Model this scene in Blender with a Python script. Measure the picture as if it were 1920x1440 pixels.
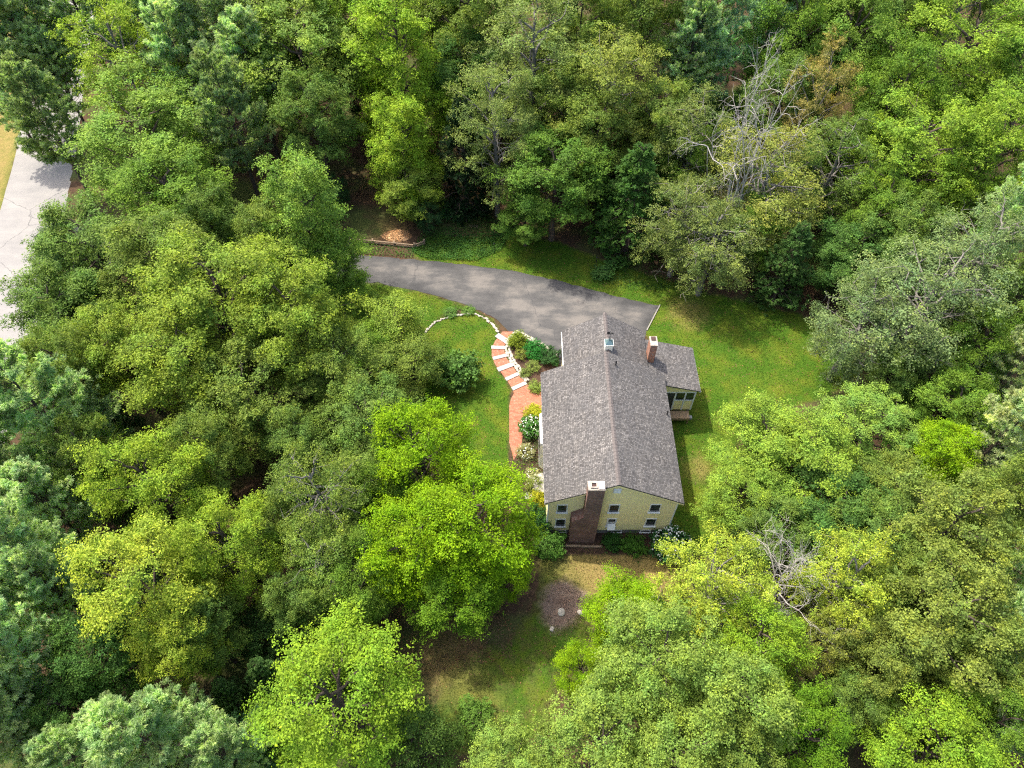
# A yellow gabled house in a woodland clearing seen from a drone.
# Units are metres; x to the right, y away from the viewer, z up.
import bpy, math, random
import numpy as np
from mathutils import Vector, Matrix

for o in list(bpy.data.objects):
    bpy.data.objects.remove(o)
scene = bpy.context.scene
COL = scene.collection

# ---------------------------------------------------------------- camera
cam_data = bpy.data.cameras.new('camera')
cam = bpy.data.objects.new('camera', cam_data)
COL.objects.link(cam)
cam.location = (0.0, 0.0, 53.0)
cam.rotation_euler = (math.radians(90 - 53.5), 0, 0)
cam_data.sensor_width = 36.0
cam_data.lens = 36.0 * 1360.0 / 1920.0
cam_data.clip_start = 0.5
cam_data.clip_end = 3000
scene.camera = cam

# ---------------------------------------------------------------- sky, sun, exposure
SUN_TRAVEL = Vector((0.42, -0.35, -1.0)).normalized()
elev = math.asin(-SUN_TRAVEL.z)
azim = math.atan2(-SUN_TRAVEL.x, -SUN_TRAVEL.y)
world = bpy.data.worlds.new('World')
scene.world = world
world.use_nodes = True
wn = world.node_tree
wn.nodes.clear()
sky = wn.nodes.new('ShaderNodeTexSky')
sky.sky_type = 'NISHITA'
sky.sun_disc = False
sky.sun_elevation = elev
sky.sun_rotation = azim % (2 * math.pi)
sky.air_density = 1.0
sky.dust_density = 4.5
bg = wn.nodes.new('ShaderNodeBackground')
bg.inputs['Strength'].default_value = 0.15
wo = wn.nodes.new('ShaderNodeOutputWorld')
wn.links.new(sky.outputs[0], bg.inputs['Color'])
wn.links.new(bg.outputs[0], wo.inputs['Surface'])

sun_data = bpy.data.lights.new('sun', 'SUN')
sun_data.energy = 2.35
sun_data.angle = math.radians(1.0)
sun_data.color = (1.0, 0.945, 0.84)
sun = bpy.data.objects.new('sun', sun_data)
COL.objects.link(sun)
sun.location = (-40, 40, 90)
sun.rotation_euler = SUN_TRAVEL.to_track_quat('-Z', 'Y').to_euler()

scene.view_settings.view_transform = 'Standard'
scene.view_settings.look = 'None'
scene.view_settings.exposure = 1.65
scene.view_settings.gamma = 1.0
scene.view_settings.use_curve_mapping = False
cy = scene.cycles
cy.max_bounces = 5
cy.diffuse_bounces = 3
cy.glossy_bounces = 2
cy.transmission_bounces = 3
cy.transparent_max_bounces = 4
cy.caustics_reflective = False
cy.caustics_refractive = False
cy.use_denoising = False
cy.filter_width = 1.2

# ---------------------------------------------------------------- measured layout
COLOURS = {
    'pinegrey': (0.3501, 0.4206, 0.1935),
    'pinepale': (0.4075, 0.5093, 0.2431),
    'pinedark': (0.2404, 0.3109, 0.123),
    'pinebright': (0.3202, 0.4219, 0.1714),
    'pinecream': (0.4539, 0.4931, 0.2347),
    'pineblue': (0.3167, 0.4576, 0.2697),
    'lime': (0.2146, 0.2991, 0.0272),
    'paleolive': (0.1825, 0.2612, 0.0456),
    'oak': (0.1192, 0.1878, 0.0347),
    'olive': (0.1449, 0.2014, 0.0339),
    'olivebright': (0.1831, 0.2474, 0.0289),
    'fresh': (0.1632, 0.2575, 0.0392),
    'mid': (0.1229, 0.2091, 0.024),
    'yellow': (0.285, 0.347, 0.0385),
    'bright': (0.1636, 0.2723, 0.005),
    'brightdark': (0.1026, 0.1956, 0.0111),
    'brightlime': (0.1825, 0.2857, 0.0213),
    'limelawn': (0.2082, 0.2848, 0.0412),
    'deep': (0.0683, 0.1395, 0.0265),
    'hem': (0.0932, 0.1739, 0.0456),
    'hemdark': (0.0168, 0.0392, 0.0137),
    'fernhem': (0.0805, 0.1673, 0.0358),
    'yellowolive': (0.209, 0.2353, 0.0456),
    'olivegold': (0.1705, 0.2149, 0.0399),
    'limeyellow': (0.1953, 0.2852, 0.0347),
    'freshpale': (0.182, 0.2852, 0.0485),
    'greygreen': (0.1505, 0.2076, 0.0744),
    'limegreen': (0.1825, 0.2785, 0.0283),
    'rust': (0.2672, 0.2202, 0.0636),
    'oliveleaf': (0.1513, 0.1939, 0.0492),
    'oliveyellow': (0.1701, 0.2217, 0.0551),
    'oliveyellow2': (0.1961, 0.2356, 0.0424),
    'middark': (0.0899, 0.1674, 0.0221),
    'limeyel2': (0.2081, 0.3064, 0.0238),
    'limedull': (0.1576, 0.2225, 0.0299),
    'grey': (0.3, 0.28, 0.25),
}
# kind, x, y, crown radius, height, turn, colour, label
TREES = [
    ('pine', -54.0, 78.1, 6.2, 21, 3.91, 'pinegrey', 'dusky pine with loose plumes at the far end of the grey road'),
    ('pine', -48.5, 81.7, 5.4, 22, 4.66, 'pinepale', 'pale pine rising behind the sparse yellow-tinged tree near the road'),
    ('sparse', -41.1, 73.7, 5.4, 17, 4.99, 'lime', 'sparse yellow-green tree with dark gaps standing between two pines by the road'),
    ('pine', -39.3, 82.2, 4.8, 21, 5.92, 'pinepale', 'pale green pine between the sparse yellow-green tree and the grey-green pine'),
    ('pine', -31.0, 76.0, 6.6, 22, 4.65, 'pinegrey', 'tall grey-green pine with broad plumes beside the pale olive tree'),
    ('pine', -27.8, 63.8, 4.3, 18, 5.79, 'pinedark', 'dull dark pine with bare lower twigs over the black woodland gap'),
    ('oak', -22.0, 72.5, 6.1, 18, 0.18, 'paleolive', 'big pale olive tree left of the tall lime-green column tree'),
    ('oak', -20.1, 65.7, 3.9, 14, 2.92, 'oak', 'olive-green tree whose lower boughs hang over the leaf-covered bank'),
    ('oak', -27.2, 81.2, 5.3, 19, 5.92, 'paleolive', 'pale rounded treetop behind the big pale olive tree'),
    ('pine', -47.3, 65.4, 4.1, 16, 4.08, 'pinedark', 'dark pine reaching its boughs out over the grey road'),
    ('maple', -36.4, 62.0, 6.6, 15, 5.66, 'fresh', 'fresh green rounded tree beside the roadside pine'),
    ('maple', -31.4, 54.4, 5.2, 13, 0.71, 'mid', 'mid-green tree between the fresh round tree and the cone-topped young tree'),
    ('oak', -36.2, 47.2, 4.9, 13, 2.95, 'oak', 'dark olive tree leaning out over the grey road'),
    ('oak', -37.1, 40.3, 3.8, 12, 1.55, 'oak', 'ragged olive tree at the edge of the grey road with stray twigs'),
    ('oak', -29.4, 44.5, 4.5, 14, 3.41, 'olive', 'olive tree at the upper left of the broad oak-like crown'),
    ('oak', -22.8, 39.6, 5.3, 16, 3.60, 'olivebright', 'broad olive-gold crown, the largest beside the cone-topped young tree'),
    ('oak', -16.9, 37.4, 4.2, 15, 0.08, 'olivebright', 'olive-gold domed tree facing the small yellow-green tree on the lawn'),
    ('oak', -25.1, 33.7, 4.4, 14, 1.36, 'olivebright', 'olive-gold spreading tree above the big pale pine'),
    ('oak', -19.5, 32.2, 3.9, 12, 1.76, 'olive', 'olive tree with a bare crooked branch hanging from its lower side'),
    ('oak', -31.2, 36.3, 3.6, 12, 5.75, 'olivebright', 'yellow-tinged olive tree between the road and the big pale pine'),
    ('maple_tall', -18.1, 49.7, 4.4, 16, 4.81, 'fresh', 'cone-topped fresh green young tree beside the paved driveway'),
    ('maple', -16.3, 47.3, 3.1, 10, 1.00, 'mid', 'dark green low tree touching the left end of the driveway'),
    ('oak', -22.1, 49.3, 2.9, 12, 5.01, 'olive', 'olive tree tucked behind the cone-topped young tree'),
    ('pine_big', -33.3, 28.9, 5.2, 17, 0.87, 'pinebright', 'big pale green pine with feathery plumes, left of the olive-gold trees'),
    ('pine', -34.6, 23.8, 3.3, 14, 3.88, 'pinedark', 'dark pine in shade below the big pale pine'),
    ('maple', -24.0, 23.2, 3.6, 14, 0.80, 'lime', 'yellow-green tree directly below the big pale pine'),
    ('maple', -22.2, 16.3, 3.9, 15, 0.01, 'yellow', 'golden yellow-green tree with broad tiers among dark woods'),
    ('maple', -20.5, 13.8, 2.4, 12, 5.47, 'yellow', 'golden drooping tree overhanging the brown leaf floor'),
    ('maple', -18.0, 19.4, 2.9, 13, 1.32, 'lime', 'yellow-green tree between the golden tiered tree and the drooping grey-olive tree'),
    ('weeper', -12.8, 22.9, 3.4, 14, 1.35, 'olive', 'grey-olive drooping tree with a bare trunk, beside the large vivid green tree'),
    ('weeper', -12.3, 18.8, 2.6, 11, 6.17, 'paleolive', 'hanging olive boughs over the bare dark trunk by the leaf floor'),
    ('oak', -10.8, 29.7, 3.4, 11, 5.48, 'oak', 'dull olive tree behind the large vivid green tree'),
    ('oak', -13.5, 34.7, 3.4, 11, 1.82, 'olive', 'olive tree left of the dark shrub on the lawn'),
    ('maple', -6.4, 26.6, 3.6, 13, 6.04, 'bright', 'vivid green tree beside the front lawn and brick path'),
    ('maple', -2.3, 21.6, 4.0, 13, 3.39, 'bright', 'vivid green tree nearest the left corner of the yellow house'),
    ('maple', -6.4, 20.4, 3.5, 12, 4.26, 'bright', 'vivid green tree left of the one by the house corner'),
    ('maple', -4.0, 18.0, 3.2, 8, 1.29, 'brightdark', 'deep green low-branched tree beside the bare dirt patch'),
    ('maple', -0.9, 20.2, 2.4, 5.5, 5.91, 'bright', 'vivid green low tree between the house corner shrub and the dirt patch'),
    ('sapling', -10.9, 43.0, 2.9, 6.5, 4.34, 'limelawn', 'small yellow-green tree on the lawn below the driveway'),
    ('sapling', -8.7, 38.5, 2.7, 6, 6.07, 'olive', 'small olive tree beside the dark shrub on the lawn'),
    ('sapling', -12.6, 40.2, 2.3, 6, 5.61, 'mid', 'small green tree behind the yellow-green one on the lawn'),
    ('maple', -9.8, 10.2, 4.3, 13, 1.88, 'brightlime', 'brilliant green round tree in front of the brown leaf floor'),
    ('pine_big', -19.7, 7.8, 3.9, 15, 2.27, 'pinebright', 'broad pale pine with many plumes in front of the dark gap of woods'),
    ('pine', -16.0, 7.6, 2.5, 12, 1.04, 'pinebright', 'pale pine between the broad pale pine and the brilliant green tree'),
    ('pine', -24.2, 7.3, 2.4, 12, 0.92, 'pinebright', 'pale pine at the near end of the left woods'),
    ('pine', -30.6, 18.8, 3.1, 17, 0.41, 'pinepale', 'pale pine with dead grey twigs on its right side'),
    ('pine', -29.1, 12.9, 3.0, 16, 1.89, 'pinepale', 'pale pine with drooping clumps beside the deep green tree'),
    ('pine', -28.7, 8.5, 2.4, 14, 3.79, 'pinegrey', 'dusky pine at the near end of the road side'),
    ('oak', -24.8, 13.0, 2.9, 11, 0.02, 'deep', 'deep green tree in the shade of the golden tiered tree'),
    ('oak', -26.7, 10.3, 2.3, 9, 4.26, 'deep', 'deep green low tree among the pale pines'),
    ('hemlock', -15.9, 12.7, 2.1, 7, 2.12, 'hem', 'young feathery evergreen beside the brilliant green round tree'),
    ('hemlock', -18.3, 11.8, 1.7, 6, 1.95, 'hem', 'small dark feathery evergreen at the edge of the brown leaf floor'),
    ('oak', 8.5, 12.3, 3.3, 13, 5.14, 'paleolive', 'pale olive spreading tree beside the bright green bushy tree'),
    ('oak', 12.4, 9.7, 3.3, 13, 3.02, 'paleolive', 'broad pale olive tree in front of the lime-green treetop'),
    ('oak', 5.2, 8.2, 3.2, 11, 1.98, 'paleolive', 'pale olive low tree beside the mossy clearing'),
    ('oak', -0.3, 6.8, 2.5, 9, 3.02, 'paleolive', 'pale olive low crown at the near end of the mossy clearing'),
    ('oak', 9.2, 7.0, 3.0, 12, 4.43, 'paleolive', 'pale olive crown between the broad and the low pale olive trees'),
    ('maple', 16.8, 8.7, 2.8, 10, 0.36, 'brightdark', 'dark green tree beside the reddish leaf floor'),
    ('maple', 7.5, 16.6, 2.7, 7, 6.12, 'bright', 'bright green bushy tree right of the bare dirt patch'),
    ('maple', 4.5, 13.0, 1.7, 6, 0.14, 'bright', 'bright green bush below the bare dirt patch'),
    ('sparse', 12.9, 17.1, 3.3, 12, 4.71, 'yellow', 'bright yellow tree in front of the white-flowering shrub'),
    ('maple', 15.1, 13.6, 2.8, 11, 5.31, 'brightlime', 'lime-green treetop between the yellow trees and the pale olive trees'),
    ('sparse', 21.0, 17.2, 2.9, 13, 0.11, 'yellow', 'bright yellow tree right of the grey leafless tree'),
    ('sparse', 20.1, 14.2, 2.0, 10, 4.95, 'yellowolive', 'yellow-olive tree below the grey leafless tree'),
    ('dead', 17.9, 17.7, 3.6, 14.5, 2.30, 'grey', 'grey leafless tree standing between two bright yellow trees'),
    ('dead', 16.4, 16.7, 2.6, 11.5, 3.63, 'grey', 'low grey leafless tangle before the larger leafless tree'),
    ('oak', 27.8, 19.8, 3.6, 14, 0.06, 'olivegold', 'olive-gold tree behind the sprawling rusty-tinged tree'),
    ('oak', 25.6, 14.3, 3.7, 14, 0.29, 'olivegold', 'sprawling olive tree with rust-tinged tips and bare twigs'),
    ('oak', 22.4, 12.7, 2.4, 11, 1.14, 'olivegold', 'olive tree leaning over the reddish leaf floor'),
    ('oak', 28.0, 12.2, 2.7, 12, 6.00, 'olive', 'olive tree beside the pale pine at the right of the woods'),
    ('maple', 24.2, 7.7, 3.3, 11, 1.23, 'brightlime', 'brilliant green tree at the near end of the right woods'),
    ('pine', 29.4, 9.1, 2.2, 14, 4.75, 'pinepale', 'pale pine beside the near brilliant green tree of the right woods'),
    ('pine', 32.7, 18.1, 2.2, 15, 5.84, 'pinepale', 'pale pine beside the olive-gold tree of the right woods'),
    ('maple', 18.8, 28.9, 3.6, 9, 5.92, 'limeyellow', 'yellow-green rounded tree on the lawn behind the house'),
    ('maple', 21.2, 27.4, 4.1, 10, 2.16, 'limeyellow', 'yellow-green wide tree beside the fresh domed tree'),
    ('maple', 17.0, 25.2, 2.7, 8, 2.23, 'limeyellow', 'yellow-green low tree nearest the right corner of the house'),
    ('maple_dome', 27.1, 30.6, 3.5, 9, 3.30, 'freshpale', 'fresh green smooth-domed tree beside the wide yellow-green tree'),
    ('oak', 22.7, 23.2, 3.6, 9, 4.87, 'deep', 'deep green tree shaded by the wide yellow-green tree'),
    ('oak', 27.1, 25.1, 2.7, 9, 0.68, 'olive', 'olive tree below the fresh domed tree'),
    ('weeper', 33.5, 40.2, 5.4, 15, 4.70, 'greygreen', 'grey-green spreading tree with bare silvery twigs and leaning trunk'),
    ('weeper', 29.0, 39.7, 3.7, 12, 5.01, 'greygreen', 'grey-green tree with bare lower twigs at the lawn edge'),
    ('weeper', 39.0, 44.4, 4.4, 16, 5.40, 'greygreen', 'grey-green tree behind the spreading tree with silvery twigs'),
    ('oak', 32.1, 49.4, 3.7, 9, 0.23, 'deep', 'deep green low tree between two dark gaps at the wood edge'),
    ('pine_big', 36.6, 29.0, 3.4, 13, 5.94, 'pinecream', 'cream-green pine with flat tiers at the right side of the woods'),
    ('pine_big', 40.1, 35.5, 3.0, 13, 0.57, 'pinecream', 'cream-green pine boughs behind the leaning trunk'),
    ('oak', 35.3, 33.1, 3.2, 8, 2.14, 'mid', 'mid-green bushy tree beside the leaning trunk'),
    ('oak', 31.9, 27.8, 2.8, 9, 3.84, 'bright', 'bright green bushy tree in front of the cream-green pine'),
    ('pine', 44.4, 50.1, 3.3, 17, 5.77, 'pinepale', 'pale pine right of the large yellow-green tree'),
    ('maple_big', 46.1, 71.3, 7.1, 19, 2.13, 'limegreen', 'large yellow-green tree with upswept tiers, topmost of the right woods'),
    ('maple_big', 38.2, 58.1, 5.8, 16, 5.80, 'limegreen', 'yellow-green tiered tree overhanging the black gap in the woods'),
    ('maple_big', 44.5, 57.1, 4.9, 17, 3.42, 'limegreen', 'yellow-green tree right of the tiered one over the black gap'),
    ('maple', 36.0, 74.4, 4.8, 19, 1.96, 'fresh', 'fresh grey-green tree behind the rusty-topped tree'),
    ('oak', 42.1, 78.7, 4.0, 20, 1.99, 'oak', 'dull olive treetop behind the large yellow-green tree'),
    ('sparse', 30.4, 65.8, 3.2, 17, 1.11, 'rust', 'rusty brown dying treetop beside the bare grey branches'),
    ('dead', 21.0, 56.0, 5.7, 23, 0.49, 'grey', 'tall grey leafless branching tree behind the drooping olive tree'),
    ('weeper', 17.8, 61.5, 4.2, 15, 0.93, 'oliveleaf', 'ragged olive tree at the left foot of the tall bare branches'),
    ('weeper', 16.1, 53.0, 3.7, 12, 4.33, 'oliveleaf', 'ragged olive tree full of bare twigs at the wood edge above the lawn'),
    ('weeper', 24.2, 56.7, 5.6, 14, 6.26, 'yellowolive', 'drooping olive tree with tan tips below the tall bare branches'),
    ('weeper', 18.6, 50.4, 4.2, 11, 1.01, 'oliveleaf', 'thin olive tree with hanging bare twigs above the tan grass'),
    ('weeper', 31.4, 59.1, 4.1, 14, 0.30, 'oak', 'dull green tree between the drooping olive tree and the black gap'),
    ('hemlock', 25.8, 49.4, 3.5, 10, 6.20, 'hem', 'dark evergreen in the shade behind the lawn'),
    ('pine_big', 21.8, 79.3, 5.6, 22, 3.35, 'pineblue', 'blue-green pine with soft plumes above the bare grey branches'),
    ('pine', 28.4, 79.2, 4.1, 21, 2.55, 'pineblue', 'blue-green pine right of the softer blue-green pine'),
    ('sparsebig', 2.2, 70.1, 6.2, 20, 1.49, 'oliveyellow', 'tall olive tree with pale trunk showing above the driveway'),
    ('sparsebig', -1.6, 62.2, 4.4, 17, 3.73, 'oliveyellow', 'olive tree with pale forked limbs left of the tall olive tree'),
    ('sparsebig', 9.6, 66.6, 5.6, 18, 5.19, 'oliveyellow2', 'olive-gold tree right of the tall olive tree'),
    ('oak', 4.2, 58.4, 4.9, 12, 2.86, 'middark', 'dark green tree with pale hanging twigs behind the driveway lawn'),
    ('hemlock', 11.9, 56.5, 4.9, 13, 2.65, 'fernhem', 'feathery dark green tree at the wood edge behind the driveway'),
    ('oak', 8.0, 62.5, 3.7, 14, 0.35, 'olive', 'olive crown between the olive-gold tree and the feathery dark tree'),
    ('oak', 14.5, 64.3, 3.8, 14, 5.75, 'olive', 'dull olive tree left of the tall bare grey branches'),
    ('oak', 1.4, 57.5, 2.7, 5.5, 0.21, 'middark', 'low dark green tree at the lawn edge behind the driveway'),
    ('oak', 13.8, 78.7, 4.6, 20, 3.10, 'olive', 'olive treetop left of the soft blue-green pine'),
    ('oak', -5.2, 77.5, 4.6, 20, 5.27, 'olive', 'olive treetop between the lime column tree and the tall olive tree'),
    ('maple_tall', -11.6, 70.1, 5.4, 20, 0.82, 'limeyel2', 'tall lime-green column tree beside the leaf-covered bank'),
    ('maple_tall', -11.1, 63.5, 4.0, 13, 4.59, 'limeyel2', 'lime-green slender tree in front of the tall column tree'),
    ('maple', -10.5, 61.1, 3.2, 7, 5.96, 'limedull', 'dull lime low tree at the foot of the lime column tree'),
    ('maple', -16.1, 77.7, 4.0, 19, 3.96, 'limegreen', 'lime-green tree left of the tall lime column tree'),
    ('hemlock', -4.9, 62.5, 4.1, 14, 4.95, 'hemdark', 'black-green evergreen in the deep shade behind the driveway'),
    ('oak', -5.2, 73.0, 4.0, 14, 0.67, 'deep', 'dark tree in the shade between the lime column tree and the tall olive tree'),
]
FILL = [
    (-31.3, 15.7, 2.7, 15),
    (-28.6, 16.6, 2.4, 14),
    (-31.9, 22.9, 3.0, 13),
    (-29.6, 10.7, 2.5, 15),
    (-19.6, 14.8, 2.4, 10),
    (-29.7, 26.5, 2.3, 12),
    (-33.9, 33.7, 2.9, 13),
    (-43.7, 83.9, 4.9, 20),
    (-34.9, 72.4, 4.6, 18),
    (-27.2, 71.4, 4.5, 18),
    (-27.4, 51.5, 2.9, 12),
    (-20.8, 78.7, 4.0, 20),
    (30.9, 76.6, 4.6, 19),
    (34.9, 79.8, 4.1, 20),
    (28.5, 69.0, 3.9, 14),
    (19.6, 76.5, 4.1, 17),
    (17.3, 61.9, 3.2, 11),
    (23.6, 53.8, 3.1, 9),
    (34.3, 53.0, 3.0, 12),
    (35.6, 49.3, 3.4, 12),
    (38.6, 66.7, 4.3, 17),
    (49.6, 65.6, 4.8, 18),
    (41.4, 40.8, 3.0, 14),
    (38.7, 38.0, 3.0, 11),
    (31.7, 36.3, 2.2, 8),
    (24.3, 20.3, 2.9, 11),
    (25.3, 17.5, 2.4, 12),
    (33.0, 22.4, 2.5, 13),
    (31.5, 14.7, 2.3, 13),
    (23.1, 16.3, 2.0, 11),
    (18.5, 22.0, 2.6, 8),
    (21.0, 10.7, 2.0, 8),
    (23.5, 10.4, 2.0, 8),
    (27.8, 9.1, 2.2, 11),
    (12.6, 7.2, 2.4, 11),
    (-14.0, 16.8, 2.1, 9),
    (-16.1, 21.4, 2.2, 10),
    (-21.7, 26.5, 2.7, 12),
    (-15.9, 28.3, 2.4, 10),
    (-9.2, 25.6, 2.3, 10),
    (-9.9, 18.4, 2.5, 10),
    (-55.7, 72.9, 3.5, 14),
    (-54.2, 78.1, 4.2, 16),
    (-50.8, 76.1, 3.6, 14),
    (-28.7, 10.2, 2.2, 12),
    (-23.4, 9.2, 2.2, 10),
    (7.4, 76.6, 4.0, 19),
    (5.5, 67.0, 3.8, 15),
    (-9.7, 82.8, 3.6, 17),
]
FILL_KIND = [0, 0, 0, 0, 3, 1, 1, 0, 0, 0, 3, 1, 2, 1, 3, 0, 2, 2, 2, 3, 2, 2, 3, 2, 3, 3, 1, 1, 0, 1, 3, 3, 1, 2, 1, 3, 1, 1, 3, 2, 2, 0, 0, 0, 0, 0, 1, 1, 1]
DRIVE_TOP = [(-17.33, 56.19), (-13.37, 55.71), (-8.87, 55.15), (-4.41, 54.45), (0.00, 53.67), (4.34, 52.45), (8.57, 50.81), (11.67, 49.64), (14.60, 48.85)]
DRIVE_RIGHT = [(13.13, 46.14), (12.40, 43.61)]
DRIVE_BOTTOM = [(-15.98, 52.22), (-12.95, 51.77), (-9.64, 50.88), (-6.91, 49.93), (-4.21, 48.78), (-2.08, 47.52), (-0.93, 46.27), (-0.26, 45.46), (1.27, 44.73), (2.53, 43.93), (3.51, 43.15), (4.39, 42.32), (4.71, 40.44)]
ROAD_LEFT = [(-62.19, 89.05), (-62.10, 82.37), (-55.26, 59.98), (-49.99, 40.44), (-45.86, 24.56)]
ROAD_RIGHT = [(-56.22, 89.05), (-53.54, 79.51), (-51.17, 71.04), (-48.64, 59.98), (-44.60, 41.68), (-43.25, 31.37), (-42.33, 22.35)]
PATH_LEFT = [(-0.92, 45.46), (-1.62, 44.26), (-1.91, 43.35), (-1.90, 42.45), (-1.58, 41.50), (-1.08, 40.62), (-0.49, 39.70), (0.05, 38.62), (0.19, 38.14), (-0.10, 37.55), (-0.24, 36.86), (-0.23, 34.59), (-0.23, 32.96), (-0.14, 31.37)]
PATH_RIGHT = [(0.10, 45.46), (-0.51, 44.26), (-0.76, 43.61), (-0.70, 42.96), (-0.50, 42.19), (-0.10, 41.56), (0.39, 40.62), (0.97, 39.76), (1.21, 39.28), (1.93, 38.74), (3.35, 37.91), (3.25, 34.59), (0.93, 34.59), (0.36, 31.90)]
STEPS = [(-0.86, 44.53), (-1.31, 43.48), (-1.15, 42.32), (-0.64, 41.18), (0.00, 40.01), (0.63, 38.98)]
STEP_ENDS = [(-1.43, 44.99), (-0.35, 44.06), (-1.91, 43.48), (-0.65, 43.41), (-1.74, 42.13), (-0.55, 42.51), (-1.28, 40.81), (0.00, 41.43), (-0.54, 39.70), (0.64, 40.38), (0.05, 38.62), (1.21, 39.28)]
STONES_LAWN = [(-8.98, 44.39), (-8.20, 45.60), (-7.50, 46.62), (-6.24, 47.31), (-4.96, 47.65), (-3.66, 47.79), (-2.60, 47.10), (-1.80, 46.27), (-1.23, 45.19)]
STONES_BED = [(1.21, 39.46), (0.74, 40.44), (0.15, 41.43), (-0.30, 42.32), (-0.55, 43.22), (-0.41, 44.13), (-0.20, 44.79), (0.41, 45.53), (1.28, 45.06), (2.13, 44.46), (3.02, 43.61), (4.35, 42.70)]
RAIL = [(-18.16, 58.14), (-14.71, 57.73), (-12.42, 57.40), (-10.24, 57.07)]
RAIL_SHORT = [(-10.25, 57.16), (-9.27, 57.65)]
POSTS = [(-1.85, 56.35), (8.65, 54.29)]
CHIPS = [(-12.28, 58.97)]
DIRT = [(2.49, 20.31), (4.04, 20.73), (5.52, 19.90), (5.54, 18.80), (4.28, 17.34), (2.78, 16.65), (2.29, 18.60)]
DIRT_STONES = [(3.62, 18.28), (3.91, 17.89), (2.91, 17.03), (4.99, 18.24), (3.53, 17.97), (2.86, 16.65), (2.78, 21.91)]
LAWN_FRONT = [(-17.32, 52.15), (-12.94, 51.62), (-9.63, 50.74), (-6.90, 49.79), (-4.21, 48.64), (-1.82, 46.96), (-1.12, 44.93), (-1.91, 43.28), (-1.48, 41.37), (0.00, 38.62), (-0.24, 36.86), (-0.22, 29.33), (-3.57, 30.34), (-11.95, 33.50), (-19.61, 40.44), (-21.24, 49.79)]
LAWN_RIGHT = [(14.60, 48.85), (16.22, 52.00), (20.28, 50.37), (24.28, 49.07), (28.14, 47.52), (30.92, 44.26), (32.35, 40.44), (28.77, 38.02), (20.55, 35.15), (17.66, 29.33), (16.10, 22.78), (12.74, 22.35), (11.25, 23.66), (13.69, 44.26), (12.30, 45.60)]
LAWN_TOP = [(-10.63, 56.35), (-9.12, 58.64), (-3.42, 58.80), (0.00, 59.14), (4.54, 58.14), (8.89, 55.47), (13.14, 53.52), (16.76, 52.00), (18.05, 49.79), (14.58, 48.71), (8.55, 50.52), (0.00, 53.36), (-8.86, 54.92)]
YARD_NEAR = [(1.68, 24.56), (13.63, 22.78), (12.00, 19.81), (6.40, 19.81), (5.74, 15.89), (3.29, 11.94), (1.76, 8.65), (-3.48, 8.02), (-5.75, 10.59), (-4.91, 14.77), (0.00, 16.65), (2.01, 20.23)]
COVER_BANK = [(-10.65, 56.51), (-9.72, 59.14), (-6.41, 61.71), (-3.52, 62.59), (0.00, 59.98), (-1.12, 56.67), (-3.88, 55.07), (-8.89, 55.39)]
COVER_BED = [(-8.24, 46.14), (-5.79, 48.71), (-2.87, 47.65), (-1.02, 45.46), (-2.07, 46.55), (-3.66, 47.93), (-5.73, 47.52), (-7.49, 46.55)]
BED_RIGHT = [(-0.20, 44.26), (0.41, 45.33), (2.03, 44.26), (4.34, 42.45), (4.41, 40.44), (2.65, 38.62), (1.22, 39.70), (0.00, 42.19)]
BED_FRONT = [(3.30, 36.17), (1.17, 35.71), (-0.09, 32.42), (0.00, 27.85), (1.67, 24.11), (4.13, 22.78), (4.42, 29.33)]
BED_NEAR = [(3.37, 24.56), (13.88, 24.56), (12.77, 22.56), (9.06, 22.56), (3.31, 23.00)]
DRY = [(17.27, 48.01), (15.61, 30.34), (6.13, 21.83), (10.56, 21.27), (-4.91, 14.77), (-4.27, 17.03), (1.68, 24.56), (-2.18, 11.60), (-12.70, 60.41), (-3.17, 59.98), (-4.79, 65.29)]
VERGE = [(-78.67, 101.32), (-62.54, 89.05), (-62.10, 82.37), (-55.26, 59.98), (-49.99, 40.44), (-66.66, 40.44)]
SHRUBS = [(0.51, 44.00), (2.20, 42.70), (3.53, 41.94), (0.90, 42.45), (1.97, 41.06), (1.18, 40.31), (2.07, 38.62), (1.62, 34.15), (1.88, 35.71), (1.13, 31.90), (1.75, 28.59), (2.16, 27.13), (2.12, 25.25), (2.90, 23.22), (7.79, 23.66), (9.43, 23.31), (12.28, 23.22), (-4.77, 39.70), (9.26, 52.90), (-2.53, 10.92), (-6.44, 62.14), (1.77, 29.58), (-4.19, 48.01), (-6.01, 47.79)]
STOOP = [(1.98, 31.27), (3.60, 31.27), (3.55, 29.83), (1.33, 29.73)]
TIMBER = [(3.74, 23.49), (7.14, 23.31)]

# ---------------------------------------------------------------- materials
def newmat(name):
    m = bpy.data.materials.new(name)
    m.use_nodes = True
    nt = m.node_tree
    nt.nodes.clear()
    out = nt.nodes.new('ShaderNodeOutputMaterial')
    return m, nt, out

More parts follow.
